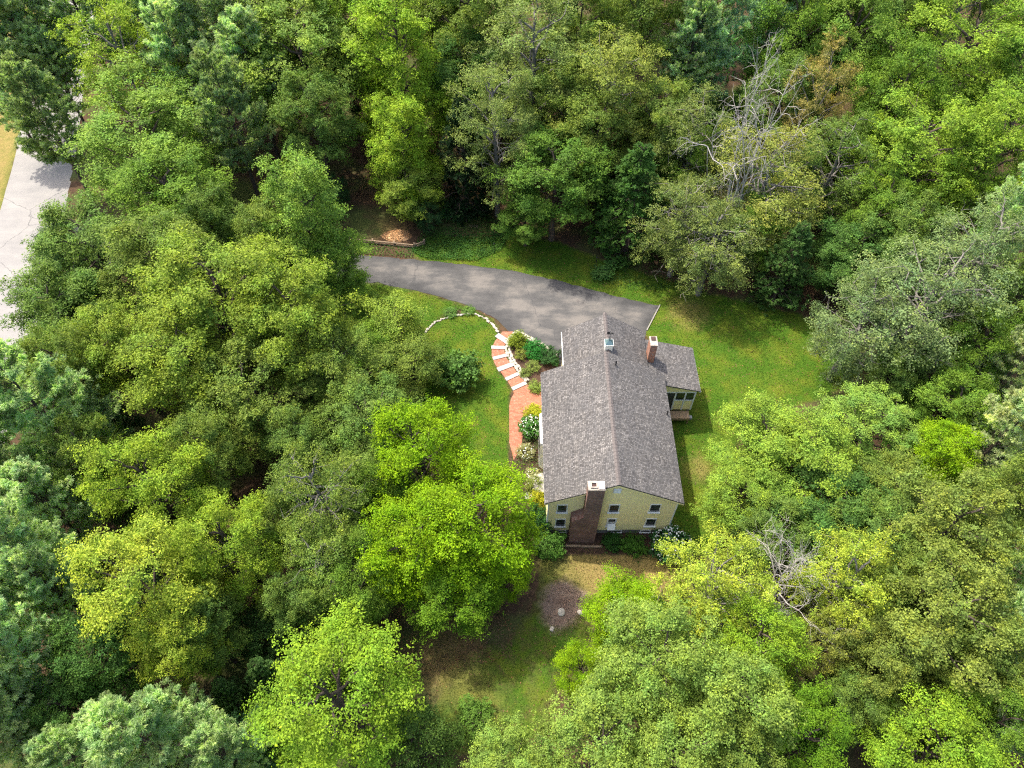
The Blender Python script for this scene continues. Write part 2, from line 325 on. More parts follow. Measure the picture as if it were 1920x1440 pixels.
class NT:
    """small helper to write node graphs tersely"""
    def __init__(self, nt):
        self.nt = nt
    def n(self, kind, **props):
        nd = self.nt.nodes.new('ShaderNode' + kind)
        for k, v in props.items():
            setattr(nd, k, v)
        return nd
    def link(self, a, b):
        self.nt.links.new(a, b)
    def noise(self, vec, scale, detail=4, rough=0.55, out='Fac'):
        nd = self.n('TexNoise')
        nd.inputs['Scale'].default_value = scale
        nd.inputs['Detail'].default_value = detail
        nd.inputs['Roughness'].default_value = rough
        if vec is not None:
            self.link(vec, nd.inputs['Vector'])
        return nd.outputs[out]
    def ramp(self, fac, stops, mode='LINEAR'):
        nd = self.n('ValToRGB')
        cr = nd.color_ramp
        cr.interpolation = mode
        while len(cr.elements) < len(stops):
            cr.elements.new(0.5)
        for e, (p, c) in zip(cr.elements, stops):
            e.position = p
            e.color = (*c, 1) if len(c) == 3 else c
        self.link(fac, nd.inputs[0])
        return nd.outputs[0]
    def mix(self, fac, a, b, blend='MIX'):
        nd = self.n('Mix', data_type='RGBA', blend_type=blend)
        for sock, v in ((nd.inputs[0], fac), (nd.inputs[6], a), (nd.inputs[7], b)):
            if hasattr(v, 'is_linked'):
                self.link(v, sock)
            elif isinstance(v, (int, float)):
                sock.default_value = v
            else:
                sock.default_value = (*v, 1)
        return nd.outputs[2]
    def math(self, op, a, b=0.0, clamp=False):
        nd = self.n('Math', operation=op, use_clamp=clamp)
        for sock, v in ((nd.inputs[0], a), (nd.inputs[1], b)):
            if hasattr(v, 'is_linked'):
                self.link(v, sock)
            else:
                sock.default_value = v
        return nd.outputs[0]
    def maprange(self, v, a, b, c=0.0, d=1.0):
        nd = self.n('MapRange')
        self.link(v, nd.inputs[0])
        for i, x in enumerate((a, b, c, d)):
            nd.inputs[i + 1].default_value = x
        return nd.outputs[0]
    def bsdf(self, col, rough=0.8, bump=None, strength=0.4, dist=0.02, spec=0.3, metal=0.0):
        nd = self.n('BsdfPrincipled')
        if hasattr(col, 'is_linked'):
            self.link(col, nd.inputs['Base Color'])
        else:
            nd.inputs['Base Color'].default_value = (*col, 1)
        if hasattr(rough, 'is_linked'):
            self.link(rough, nd.inputs['Roughness'])
        else:
            nd.inputs['Roughness'].default_value = rough
        nd.inputs['Specular IOR Level'].default_value = spec
        nd.inputs['Metallic'].default_value = metal
        if bump is not None:
            b = self.n('Bump')
            b.inputs['Strength'].default_value = strength
            b.inputs['Distance'].default_value = dist
            self.link(bump, b.inputs['Height'])
            self.link(b.outputs[0], nd.inputs['Normal'])
        return nd.outputs[0]

def leaf_material(name, translucent=0.32, vary=0.45, tint=(1.2, 1.05, 0.6)):
    m, nt, out = newmat(name)
    h = NT(nt)
    info = h.n('ObjectInfo')
    at = h.n('Attribute', attribute_name='rnd')
    tc = h.n('TexCoord')
    big = h.noise(tc.outputs['Object'], 0.55, 3)
    val = h.math('ADD', h.maprange(at.outputs['Fac'], 0, 1, 1 - vary, 1 + vary), h.maprange(big, 0.3, 0.7, -0.28, 0.28))
    sc = h.n('VectorMath', operation='SCALE')
    h.link(info.outputs['Color'], sc.inputs[0])
    h.link(val, sc.inputs['Scale'])
    warm = h.mix(1.0, sc.outputs[0], tint, 'MULTIPLY')
    f = h.math('ADD', h.maprange(at.outputs['Fac'], 0.72, 1.0, 0.0, 0.5), h.math('MULTIPLY', h.maprange(h.noise(tc.outputs['Object'], 0.9, 3), 0.46, 0.68), 0.6), True)
    col = h.mix(f, sc.outputs[0], warm)
    cool = h.mix(1.0, col, (0.72, 0.9, 1.05), 'MULTIPLY')
    col = h.mix(h.maprange(h.noise(tc.outputs['Object'], 0.42, 2), 0.46, 0.64, 0.0, 0.75), col, cool)
    d = h.n('BsdfPrincipled')
    h.link(col, d.inputs['Base Color'])
    d.inputs['Roughness'].default_value = 0.65
    d.inputs['Specular IOR Level'].default_value = 0.12
    t = h.n('BsdfTranslucent')
    h.link(h.mix(1.0, col, (1.15, 1.4, 0.55), 'MULTIPLY'), t.inputs['Color'])
    ms = h.n('MixShader')
    ms.inputs[0].default_value = translucent
    h.link(d.outputs[0], ms.inputs[1])
    h.link(t.outputs[0], ms.inputs[2])
    h.link(ms.outputs[0], out.inputs['Surface'])
    return m

def plain(name, col, rough=0.7, noise=0.15, scale=6.0, bump=0.0, spec=0.3, metal=0.0):
    m, nt, out = newmat(name)
    h = NT(nt)
    tc = h.n('TexCoord')
    n = h.noise(tc.outputs['Object'], scale, 5)
    c = h.ramp(n, [(0.25, tuple(x * (1 - noise) for x in col)), (0.75, tuple(min(1, x * (1 + noise)) for x in col))])
    h.link(h.bsdf(c, rough, n if bump else None, bump, 0.02, spec, metal), out.inputs['Surface'])
    return m

M = {}
M['leaf'] = leaf_material('leaf')
M['needle'] = leaf_material('needle', 0.5, 0.4, (1.15, 1.0, 0.75))
M['grass_blade'] = leaf_material('grass_blade', 0.25, 0.4, (1.5, 1.05, 0.5))
M['petal'] = plain('white_petal', (0.78, 0.8, 0.72), 0.6, 0.08)

def bark_mat(name, a, b):
    m, nt, out = newmat(name)
    h = NT(nt)
    tc = h.n('TexCoord')
    mp = h.n('Mapping')
    mp.inputs['Scale'].default_value = (6, 6, 1.2)
    h.link(tc.outputs['Object'], mp.inputs[0])
    n = h.noise(mp.outputs[0], 2.0, 6, 0.65)
    h.link(h.bsdf(h.ramp(n, [(0.3, a), (0.7, b)]), 0.9, n, 0.7, 0.04, 0.1), out.inputs['Surface'])
    return m
M['bark'] = bark_mat('brown_bark', (0.035, 0.026, 0.02), (0.12, 0.095, 0.075))
M['pale_bark'] = bark_mat('pale_grey_bark', (0.09, 0.08, 0.068), (0.25, 0.23, 0.2))
M['dead_bark'] = bark_mat('bleached_bark', (0.25, 0.225, 0.2), (0.54, 0.50, 0.455))

def ground_mat():
    m, nt, out = newmat('woodland_ground')
    h = NT(nt)
    tc = h.n('TexCoord')
    P = tc.outputs['Object']
    big = h.noise(P, 0.22, 4)
    mid = h.noise(P, 1.6, 5, 0.65)
    fine = h.noise(P, 9.0, 5, 0.7)
    litter = h.ramp(mid, [(0.28, (0.022, 0.014, 0.009)), (0.5, (0.06, 0.036, 0.021)), (0.72, (0.12, 0.072, 0.04))])
    litter = h.mix(0.55, litter, h.ramp(fine, [(0.3, (0.02, 0.013, 0.009)), (0.55, (0.075, 0.046, 0.027)), (0.75, (0.19, 0.125, 0.075))]))
    moss = h.ramp(fine, [(0.3, (0.03, 0.05, 0.012)), (0.7, (0.09, 0.12, 0.03))])
    litter = h.mix(h.maprange(big, 0.46, 0.62, 0.0, 0.8), litter, moss)
    green = h.ramp(fine, [(0.25, (0.014, 0.04, 0.004)), (0.5, (0.04, 0.09, 0.007)), (0.78, (0.095, 0.15, 0.014))])
    warm = h.ramp(fine, [(0.25, (0.04, 0.06, 0.006)), (0.5, (0.085, 0.115, 0.010)), (0.78, (0.16, 0.165, 0.026))])
    green = h.mix(h.maprange(h.noise(P, 0.45, 4), 0.42, 0.66), green, warm)
    drycol = h.ramp(fine, [(0.25, (0.10, 0.075, 0.028)), (0.5, (0.20, 0.15, 0.05)), (0.75, (0.32, 0.24, 0.10))])
    dirtcol = h.ramp(fine, [(0.25, (0.08, 0.056, 0.042)), (0.5, (0.18, 0.132, 0.10)), (0.78, (0.31, 0.235, 0.185))])
    mulch = h.ramp(fine, [(0.3, (0.02, 0.013, 0.01)), (0.7, (0.10, 0.06, 0.04))])
    def weight(name, soft=0.18):
        a = h.n('Attribute', attribute_name=name)
        w = h.math('ADD', a.outputs['Fac'], h.math('MULTIPLY', h.math('SUBTRACT', h.noise(P, 1.1, 5, 0.65), 0.5), 0.9))
        return h.maprange(w, 0.5 - soft, 0.5 + soft)
    c = h.mix(weight('grass'), litter, green)
    c = h.mix(weight('dry', 0.35), c, drycol)
    c = h.mix(weight('mulch'), c, mulch)
    c = h.mix(weight('dirt', 0.2), c, h.mix(h.maprange(mid, 0.35, 0.65), h.mix(1.0, dirtcol, (0.55, 0.5, 0.5), 'MULTIPLY'), dirtcol))
    hgt = h.math('ADD', mid, h.math('MULTIPLY', fine, 0.6))
    h.link(h.bsdf(c, 0.95, hgt, 0.7, 0.06, 0.1), out.inputs['Surface'])
    return m
M['ground'] = ground_mat()

def asphalt(name, dark, lightc, patch, crack=False, edge=False):
    m, nt, out = newmat(name)
    h = NT(nt)
    tc = h.n('TexCoord')
    P = tc.outputs['Object']
    big = h.noise(P, 0.35, 6, 0.6)
    mp = h.n('Mapping')
    mp.inputs['Scale'].default_value = (0.35, 1.0, 1.0)
    mp.inputs['Rotation'].default_value = (0, 0, 0.25)
    h.link(P, mp.inputs[0])
    streak = h.noise(mp.outputs[0], 0.9, 6, 0.65)
    fine = h.noise(P, 22, 4, 0.7)
    f = h.math('ADD', h.math('MULTIPLY', big, 0.5), h.math('MULTIPLY', streak, 0.5))
    if edge:   # a newer, darker seal coat was brushed along the margins; wheels polished the middle
        e = h.n('Attribute', attribute_name='inset')
        f = h.math('ADD', f, h.maprange(e.outputs['Fac'], 0.0, 1.6, -0.13, 0.045))
    c = h.ramp(f, [(0.36, dark), (0.5, lightc), (0.62, patch)])
    c = h.mix(0.35, c, h.ramp(fine, [(0.3, tuple(x * 0.6 for x in dark)), (0.7, tuple(min(1, x * 1.25) for x in lightc))]))
    if crack:
        v = h.n('TexVoronoi', feature='DISTANCE_TO_EDGE')
        v.inputs['Scale'].default_value = 0.11
        wob = h.n('VectorMath', operation='ADD')
        h.link(P, wob.inputs[0])
        h.link(h.noise(P, 0.8, 4, 0.6, 'Color'), wob.inputs[1])
        h.link(wob.outputs[0], v.inputs['Vector'])
        line = h.maprange(v.outputs['Distance'], 0.0015, 0.005, 0.6, 0.0)
        c = h.mix(line, c, (0.05, 0.05, 0.05))
    h.link(h.bsdf(c, 0.9, fine, 0.3, 0.01, 0.2), out.inputs['Surface'])
    return m
M['drive'] = asphalt('worn_asphalt', (0.038, 0.038, 0.039), (0.085, 0.082, 0.079), (0.175, 0.158, 0.14), True, True)
M['road'] = asphalt('bleached_asphalt', (0.175, 0.168, 0.162), (0.225, 0.213, 0.20), (0.265, 0.248, 0.228), True)

def shingles():
    m, nt, out = newmat('grey_brown_shingles')
    h = NT(nt)
    uv = h.n('UVMap')
    def bricks(w, hgt, off):
        b = h.n('TexBrick', offset=off)
        b.inputs['Scale'].default_value = 1.0
        b.inputs['Brick Width'].default_value = w
        b.inputs['Row Height'].default_value = hgt
        b.inputs['Mortar Size'].default_value = 0.012
        b.inputs['Mortar Smooth'].default_value = 0.3
        b.inputs['Color1'].default_value = (0, 0, 0, 1)
        b.inputs['Color2'].default_value = (1, 1, 1, 1)
        b.inputs['Mortar'].default_value = (0, 0, 0, 1)
        h.link(uv.outputs[0], b.inputs['Vector'])
        return b
    b = bricks(0.11, 0.14, 0.5)
    c = h.ramp(b.outputs['Color'], [(0.0, (0.046, 0.044, 0.042)), (0.35, (0.096, 0.091, 0.087)), (0.65, (0.14, 0.132, 0.126)), (1.0, (0.235, 0.221, 0.209))])
    wn_ = h.noise(uv.outputs[0], 13, 3, 0.7)
    c = h.mix(0.25, c, h.ramp(wn_, [(0.32, (0.05, 0.047, 0.045)), (0.5, (0.125, 0.115, 0.11)), (0.68, (0.29, 0.265, 0.245))]))
    rows = bricks(1.9, 0.28, 0.37)
    c = h.mix(0.55, c, h.mix(rows.outputs['Color'], (0.62, 0.62, 0.64), (1.18, 1.15, 1.1)), 'MULTIPLY')
    mp = h.n('Mapping')
    mp.inputs['Scale'].default_value = (2.2, 0.18, 1.0)
    h.link(uv.outputs[0], mp.inputs[0])
    c = h.mix(h.maprange(h.noise(mp.outputs[0], 1.0, 5, 0.6), 0.48, 0.72, 0, 0.5), c, (0.07, 0.068, 0.066))
    big = h.noise(uv.outputs[0], 0.5, 4)
    c = h.mix(h.maprange(big, 0.42, 0.7, 0, 0.5), c, (0.085, 0.083, 0.082))
    c = h.mix(h.math('MULTIPLY', b.outputs['Fac'], 0.5), c, (0.05, 0.045, 0.04))
    hgt = h.math('ADD', b.outputs['Color'], h.math('MULTIPLY', b.outputs['Fac'], -1.5))
    h.link(h.bsdf(c, 0.95, hgt, 0.5, 0.02, 0.15), out.inputs['Surface'])
    return m
M['shingle'] = shingles()

M['cap_shingle'] = plain('ridge_shingle', (0.105, 0.09, 0.083), 0.95, 0.3, 9)

def bricks_mat(name, c1, c2, mortar, w=0.215, r=0.075, uv=False, stain=0.0):
    m, nt, out = newmat(name)
    h = NT(nt)
    if uv:
        vec = h.n('UVMap').outputs[0]
    else:
        vec = h.n('TexCoord').outputs['Object']
    b = h.n('TexBrick')
    b.inputs['Scale'].default_value = 1.0
    b.inputs['Brick Width'].default_value = w
    b.inputs['Row Height'].default_value = r
    b.inputs['Mortar Size'].default_value = 0.008
    b.inputs['Color1'].default_value = (*c1, 1)
    b.inputs['Color2'].default_value = (*c2, 1)
    b.inputs['Mortar'].default_value = (*mortar, 1)
    h.link(vec, b.inputs['Vector'])
    n = h.noise(vec, 3.0, 5, 0.7)
    sp = h.noise(vec, 7.0, 3, 0.7)
    c = h.mix(0.45, b.outputs['Color'], h.ramp(n, [(0.3, tuple(x * 0.5 for x in c1)), (0.5, c1), (0.72, tuple(min(1, x * 1.5) for x in c2))]))
    c = h.mix(h.maprange(sp, 0.56, 0.7, 0, 0.7), c, tuple(min(1, x * 1.2 + 0.05) for x in mortar))
    if stain:
        c = h.mix(h.maprange(h.noise(vec, 0.9, 4), 0.4, 0.65, 0, stain), c, (0.06, 0.05, 0.045))
    h.link(h.bsdf(c, 0.9, b.outputs['Fac'], -0.4, 0.01, 0.15), out.inputs['Surface'])
    return m
M['brick'] = bricks_mat('weathered_brick', (0.27, 0.105, 0.06), (0.38, 0.18, 0.105), (0.36, 0.32, 0.28), uv=True)
M['brick_old'] = bricks_mat('old_dark_brick', (0.17, 0.075, 0.055), (0.27, 0.15, 0.115), (0.33, 0.28, 0.24), uv=True, stain=0.45)
M['paver'] = bricks_mat('salmon_pavers', (0.25, 0.085, 0.048), (0.36, 0.15, 0.09), (0.24, 0.17, 0.13), 0.21, 0.105)

M['siding'] = plain('pale_yellow_clapboard', (0.88, 0.735, 0.36), 0.65, 0.08, 2.2)
M['trim'] = plain('white_trim_paint', (0.74, 0.73, 0.68), 0.5, 0.06, 3)
M['sash'] = plain('dark_sash', (0.05, 0.05, 0.048), 0.4, 0.1, 3)
M['concrete'] = plain('grey_concrete', (0.22, 0.205, 0.185), 0.9, 0.2, 3, 0.3)
M['granite'] = plain('pale_granite', (0.33, 0.31, 0.28), 0.8, 0.28, 5, 0.3)
M['stone'] = plain('field_stone', (0.36, 0.325, 0.265), 0.9, 0.3, 5, 0.5)
M['cap'] = plain('whitewashed_mortar_cap', (0.30, 0.255, 0.21), 0.9, 0.4, 3, 0.2)
M['flue'] = plain('sooty_flue', (0.06, 0.035, 0.028), 0.95, 0.2)
M['copper'] = plain('green_blue_copper', (0.13, 0.20, 0.20), 0.4, 0.25, 5, 0, 0.5, 0.5)
M['black_metal'] = plain('black_metal', (0.02, 0.02, 0.022), 0.5, 0.1)
M['wood_deck'] = plain('weathered_deck_wood', (0.33, 0.22, 0.13), 0.85, 0.25, 3, 0.2)
M['wood_rail'] = plain('weathered_timber', (0.25, 0.18, 0.115), 0.9, 0.25, 3, 0.3)
M['chips'] = plain('fresh_wood_chips', (0.50, 0.30, 0.15), 0.95, 0.45, 14, 0.8)
M['litter'] = leaf_material('fallen_leaf', 0.1, 0.5, (1.2, 0.9, 0.7))
M['lead'] = plain('grey_lead', (0.25, 0.25, 0.26), 0.6, 0.1)
def glass_mat():
    m, nt, out = newmat('dark_window_glass')
    h = NT(nt)
    tc = h.n('TexCoord')
    n = h.noise(tc.outputs['Object'], 2.5, 2)
    c = h.ramp(n, [(0.4, (0.008, 0.009, 0.011)), (0.7, (0.05, 0.05, 0.052))])
    h.link(h.bsdf(c, 0.06, None, 0, 0, 0.5), out.inputs['Surface'])
    return m
M['glass'] = glass_mat()

# ---------------------------------------------------------------- mesh helpers
def tag(o, label=None, cat=None, group=None, kind=None):
    if label: o['label'] = label
    if cat: o['category'] = cat
    if group: o['group'] = group
    if kind: o['kind'] = kind
    return o

def empty(name, loc=(0, 0, 0), rz=0.0, scale=(1, 1, 1)):
    o = bpy.data.objects.new(name, None)
    COL.objects.link(o)
    o.location = loc
    o.rotation_euler = (0, 0, rz)
    o.scale = scale
    o.empty_display_size = 0.3
    return o

def link(name, mesh, parent=None, loc=(0, 0, 0), rot=(0, 0, 0), scale=(1, 1, 1)):
    o = bpy.data.objects.new(name, mesh)
    COL.objects.link(o)
    o.parent = parent
    o.location = loc
    o.rotation_euler = rot
    o.scale = scale
    return o

def mesh_np(name, V, Fq, mat, rnd=None, smooth=False):
    """V (n,3), Fq (m,k) uniform polygons"""
    V = np.ascontiguousarray(V, dtype=np.float32)
    Fq = np.ascontiguousarray(Fq, dtype=np.int32)
    k = Fq.shape[1]
    me = bpy.data.meshes.new(name)
    me.vertices.add(len(V))
    me.vertices.foreach_set('co', V.ravel())
    me.loops.add(Fq.size)
    me.loops.foreach_set('vertex_index', Fq.ravel())
    me.polygons.add(len(Fq))
    me.polygons.foreach_set('loop_start', np.arange(0, Fq.size, k, dtype=np.int32))
    if smooth:
        me.polygons.foreach_set('use_smooth', np.ones(len(Fq), dtype=bool))
    if rnd is not None:
        a = me.attributes.new('rnd', 'FLOAT', 'FACE')
        a.data.foreach_set('value', np.ascontiguousarray(rnd, dtype=np.float32))
    me.materials.append(mat)
    me.update(calc_edges=True)
    return me

class MB:
    def __init__(self):
        self.v, self.f, self.uv = [], [], []
    def face(self, pts, uv=None):
        i = len(self.v)
        self.v += [tuple(p) for p in pts]
        self.f.append(tuple(range(i, i + len(pts))))
        self.uv.append(uv)
    def box(self, x0, x1, y0, y1, z0, z1):
        P = lambda x, y, z: (x, y, z)
        q = [((x0, y0, z0), (x1, y0, z0), (x1, y0, z1), (x0, y0, z1)),
             ((x1, y1, z0), (x0, y1, z0), (x0, y1, z1), (x1, y1, z1)),
             ((x0, y1, z0), (x0, y0, z0), (x0, y0, z1), (x0, y1, z1)),
             ((x1, y0, z0), (x1, y1, z0), (x1, y1, z1), (x1, y0, z1)),
             ((x0, y0, z1), (x1, y0, z1), (x1, y1, z1), (x0, y1, z1)),
             ((x0, y1, z0), (x1, y1, z0), (x1, y0, z0), (x0, y0, z0))]
        for k, p in enumerate(q):
            if k < 2: uv = [(a[0], a[2]) for a in p]
            elif k < 4: uv = [(a[1], a[2]) for a in p]
            else: uv = [(a[0], a[1]) for a in p]
            self.face(p, uv)
        return self
    def prism(self, base, top):
        """two matching rings (counter-clockwise seen from the top ring)"""
        n = len(base)
        self.face(top, [(a[0], a[1]) for a in top])
        self.face(base[::-1], [(a[0], a[1]) for a in base[::-1]])
        for i in range(n):
            j = (i + 1) % n
            p = (base[i], base[j], top[j], top[i])
            dx, dy = abs(p[1][0] - p[0][0]), abs(p[1][1] - p[0][1])
            self.face(p, [((a[0] if dx > dy else a[1]), a[2]) for a in p])
        return self
    def slab(self, a, b, c, d, t):
        """roof slab; a-b along the eave, d-c along the ridge; t thickness straight down"""
        a, b, c, d = map(Vector, (a, b, c, d))
        L = (b - a).length
        S = (d - a).length
        self.face([a, b, c, d], [(0, 0), (L, 0), (L, S), (0, S)])
        dn = Vector((0, 0, -t))
        lo = [p + dn for p in (a, b, c, d)]
        self.face(lo[::-1], [(0, 0)] * 4)
        up = [a, b, c, d]
        for i in range(4):
            j = (i + 1) % 4
            self.face([lo[i], lo[j], up[j], up[i]], [(0, 0), (1, 0), (1, t), (0, t)])
        return self
    def tube(self, pts, radii, sides=6):
        V, Fq = tube_np([(np.array(pts, float), np.array(radii, float), sides)])
        i = len(self.v)
        self.v += [tuple(p) for p in V]
        for q in Fq:
            self.f.append(tuple(int(a) + i for a in q))
            self.uv.append(None)
        return self
    def mesh(self, name, mat, smooth=False):
        me = bpy.data.meshes.new(name)
        me.from_pydata(self.v, [], self.f)
        ul = me.uv_layers.new(name='UVMap')
        li = 0
        for f, uv in zip(self.f, self.uv):
            for k in range(len(f)):
                if uv is not None:
                    ul.data[li].uv = uv[k]
                li += 1
        me.materials.append(mat)
        if smooth:
            for p in me.polygons: p.use_smooth = True
        me.update()
        return me
    def build(self, name, mat, parent=None, smooth=False):
        return link(name, self.mesh(name, mat, smooth), parent)

def tube_np(branches):
    VV, FF, off = [], [], 0
    for pts, rad, s in branches:
        n = len(pts)
        t = np.gradient(pts, axis=0)
        t /= np.linalg.norm(t, axis=1, keepdims=True) + 1e-9
        ref = np.where(np.abs(t[:, 2:3]) > 0.9, np.array([[1.0, 0, 0]]), np.array([[0, 0, 1.0]]))
        u = np.cross(t, ref)
        u /= np.linalg.norm(u, axis=1, keepdims=True) + 1e-9
        w = np.cross(t, u)
        a = np.linspace(0, 2 * np.pi, s, endpoint=False)
        ring = pts[:, None, :] + rad[:, None, None] * (np.cos(a)[None, :, None] * u[:, None, :] + np.sin(a)[None, :, None] * w[:, None, :])
        VV.append(ring.reshape(-1, 3))
        i = np.arange(n - 1)[:, None] * s
        k = np.arange(s)[None, :]
        k2 = (k + 1) % s
        q = np.stack([i + k, i + k2, i + s + k2, i + s + k], -1).reshape(-1, 4) + off
        FF.append(q)
        off += n * s
    return np.concatenate(VV), np.concatenate(FF)

def unit(a):
    return a / (np.linalg.norm(a, axis=-1, keepdims=True) + 1e-9)

def leaf_quads(rng, P, N, L, W, fold=0.18, T=None):
    n = len(P)
    if T is None:
        T = unit(np.cross(N, rng.normal(size=(n, 3))))
    else:
        T = unit(T)
        N = unit(N - T * np.sum(N * T, 1, keepdims=True))
    S = np.cross(N, T)
    L = np.asarray(L)[:, None]
    W = np.asarray(W)[:, None]
    a = P - T * L * 0.5
    b = P + S * W * 0.5 + N * W * fold
    c = P + T * L * 0.5
    d = P - S * W * 0.5 + N * W * fold
    V = np.stack([a, b, c, d], 1).reshape(-1, 3)
    F = np.arange(n * 4).reshape(n, 4)
    return V, F

def curve_pts(a, b, bend, n, rng, wob=0.0):
    t = np.linspace(0, 1, n)[:, None]
    mid = (np.array(a) + np.array(b)) / 2 + np.array(bend)
    p = (1 - t) ** 2 * np.array(a) + 2 * t * (1 - t) * mid + t ** 2 * np.array(b)
    if wob:
        p[1:-1] += rng.normal(size=(n - 2, 3)) * wob
    return p

# ---------------------------------------------------------------- tree builders (trunk mesh + crown mesh)
def broadleaf(seed, R=4.0, h=14.0, base=0.34, limbs=17, subs=6, leaves=30000, clump=0.85, leaf=0.19, flat=0.6,
              profile='round', up=0.45, tight=0.13, droop=0.0, bare=0, jag=0.16, bark='bark'):
    rng = np.random.default_rng(seed)
    zb = base * h
    zc = zb + (h - zb) * 0.46
    hz_up, hz_dn = h - zc, zc - zb
    br = []
    lean = rng.normal(size=2) * 0.25
    tt = np.linspace(0, 1, 8)
    trunk = np.stack([lean[0] * tt ** 2 + rng.normal(size=8) * 0.06, lean[1] * tt ** 2 + rng.normal(size=8) * 0.06, tt * h * 0.9], 1)
    trunk[0] = (0, 0, -0.15)
    br.append((trunk, 0.30 * R / 4 * (1 - tt * 0.88) + 0.02, 8))
    centres, axes = [], []
    for i in range(limbs):
        s = (i + 0.5) / limbs
        cz = 1 - 1.62 * s
        az = i * 2.39996 + rng.uniform(-0.35, 0.35)
        rr = math.sqrt(max(0, 1 - cz * cz))
        k = rng.uniform(0.72, 1.08)
        if profile == 'cone':
            z = zb + (h - zb) * (0.03 + 0.97 * (1 - s))
            rad = R * (0.22 + 0.78 * s ** 0.75) * k
            tip = np.array([rad * math.cos(az), rad * math.sin(az), z])
        else:
            tip = np.array([R * rr * k * math.cos(az), R * rr * k * math.sin(az), zc + cz * (hz_up if cz > 0 else hz_dn) * rng.uniform(0.86, 1.04)])
        hd = math.hypot(tip[0], tip[1])
        z0 = min(max(tip[2] - up * hd - 0.6, zb * 0.85), h * 0.86)
        k0 = np.interp(z0, trunk[:, 2], np.arange(8))
        st = np.array([np.interp(k0, np.arange(8), trunk[:, 0]), np.interp(k0, np.arange(8), trunk[:, 1]), z0])
        p = curve_pts(st, tip, (0, 0, 0.12 * hd - droop), 6, rng, 0.09)
        br.append((p, np.linspace(0.11, 0.02, 6) * R / 4, 5))
        centres.append(tip)
        for j in range(subs):
            f = rng.uniform(0.42, 0.97)
            q = p[min(4, int(f * 5))] + (p[min(5, int(f * 5) + 1)] - p[min(4, int(f * 5))]) * (f * 5 % 1)
            out = unit(np.array([q[0], q[1], 0.0]) + 1e-3)
            d = unit(out * 0.6 + rng.normal(size=3) * np.array([0.75, 0.75, 0.45]) + np.array([0, 0, 0.28 - droop]))
            e = q + d * R * rng.uniform(0.2, 0.4)
            br.append((np.stack([q, (q + e) / 2 + rng.normal(size=3) * 0.07, e]), np.array([0.035, 0.02, 0.008]) * R / 4, 4))
            centres.append(e)
    centres = np.array(centres)
    nC = len(centres)
    cr = clump * rng.uniform(0.6, 1.25, nC)
    per = 9
    nR = max(3, leaves // (nC * per))
    # twigs ends (rosettes) spread over each clump
    dirs = unit(rng.normal(size=(nC, nR, 3)) + np.array([0, 0, 0.35]))
    rad = rng.uniform(0.25, 1.0, (nC, nR, 1)) ** 0.5
    ros = centres[:, None, :] + dirs * rad * cr[:, None, None] * np.array([1.0, 1.0, flat])
    ros[..., 2] -= droop * 0.9 * (rad[..., 0] * cr[:, None]) * (np.abs(dirs[..., 0]) + np.abs(dirs[..., 1]))
    ros += rng.normal(size=ros.shape) * jag
    ros = ros.reshape(-1, 3)
    od = dirs.reshape(-1, 3)
    axis = np.stack([ros[:, 0], ros[:, 1], (ros[:, 2] - zc) * 0.8], 1)
    od = unit(od * 0.5 + unit(axis) * 0.4 + np.array([0, 0, 0.75]))
    P = (ros[:, None, :] + rng.normal(size=(len(ros), per, 3)) * tight * np.array([1, 1, 0.6])).reshape(-1, 3)
    N = unit(np.repeat(od, per, 0) + rng.normal(size=(len(P), 3)) * 0.48)
    rr_ = np.clip(np.repeat(rng.uniform(0.15, 0.85, len(ros)), per) + rng.normal(size=len(P)) * 0.16, 0, 1)
    L = leaf * rng.uniform(0.7, 1.25, len(P))
    V, F = leaf_quads(rng, P, N, L, L * rng.uniform(0.5, 0.75, len(P)))
    crown = mesh_np('crown', V, F, M['leaf'], rr_)
    for i in range(bare):   # leafless twigs that stick out of the crown
        az = rng.uniform(0, 6.283)
        z0 = rng.uniform(zb * 0.9, h * 0.75)
        r1 = R * rng.uniform(0.6, 1.0)
        e = np.array([r1 * math.cos(az), r1 * math.sin(az), z0 + rng.uniform(-1.2, 1.4)])
        p = curve_pts((0.1 * math.cos(az), 0.1 * math.sin(az), z0), e, (0, 0, rng.uniform(0, 1.0)), 6, rng, 0.12)
        br.append((p, np.linspace(0.06, 0.012, 6), 4))
        for j in range(5):
            q = p[rng.integers(2, 6)]
            e2 = q + unit(rng.normal(size=3) + unit(e) * 0.8) * rng.uniform(0.5, 1.5)
            br.append((np.stack([q, (q + e2) / 2 + rng.normal(size=3) * 0.1, e2]), np.array([0.022, 0.016, 0.007]), 3))
    V, F = tube_np(br)
    return mesh_np('trunk', V, F, M[bark], smooth=True), crown, R, h

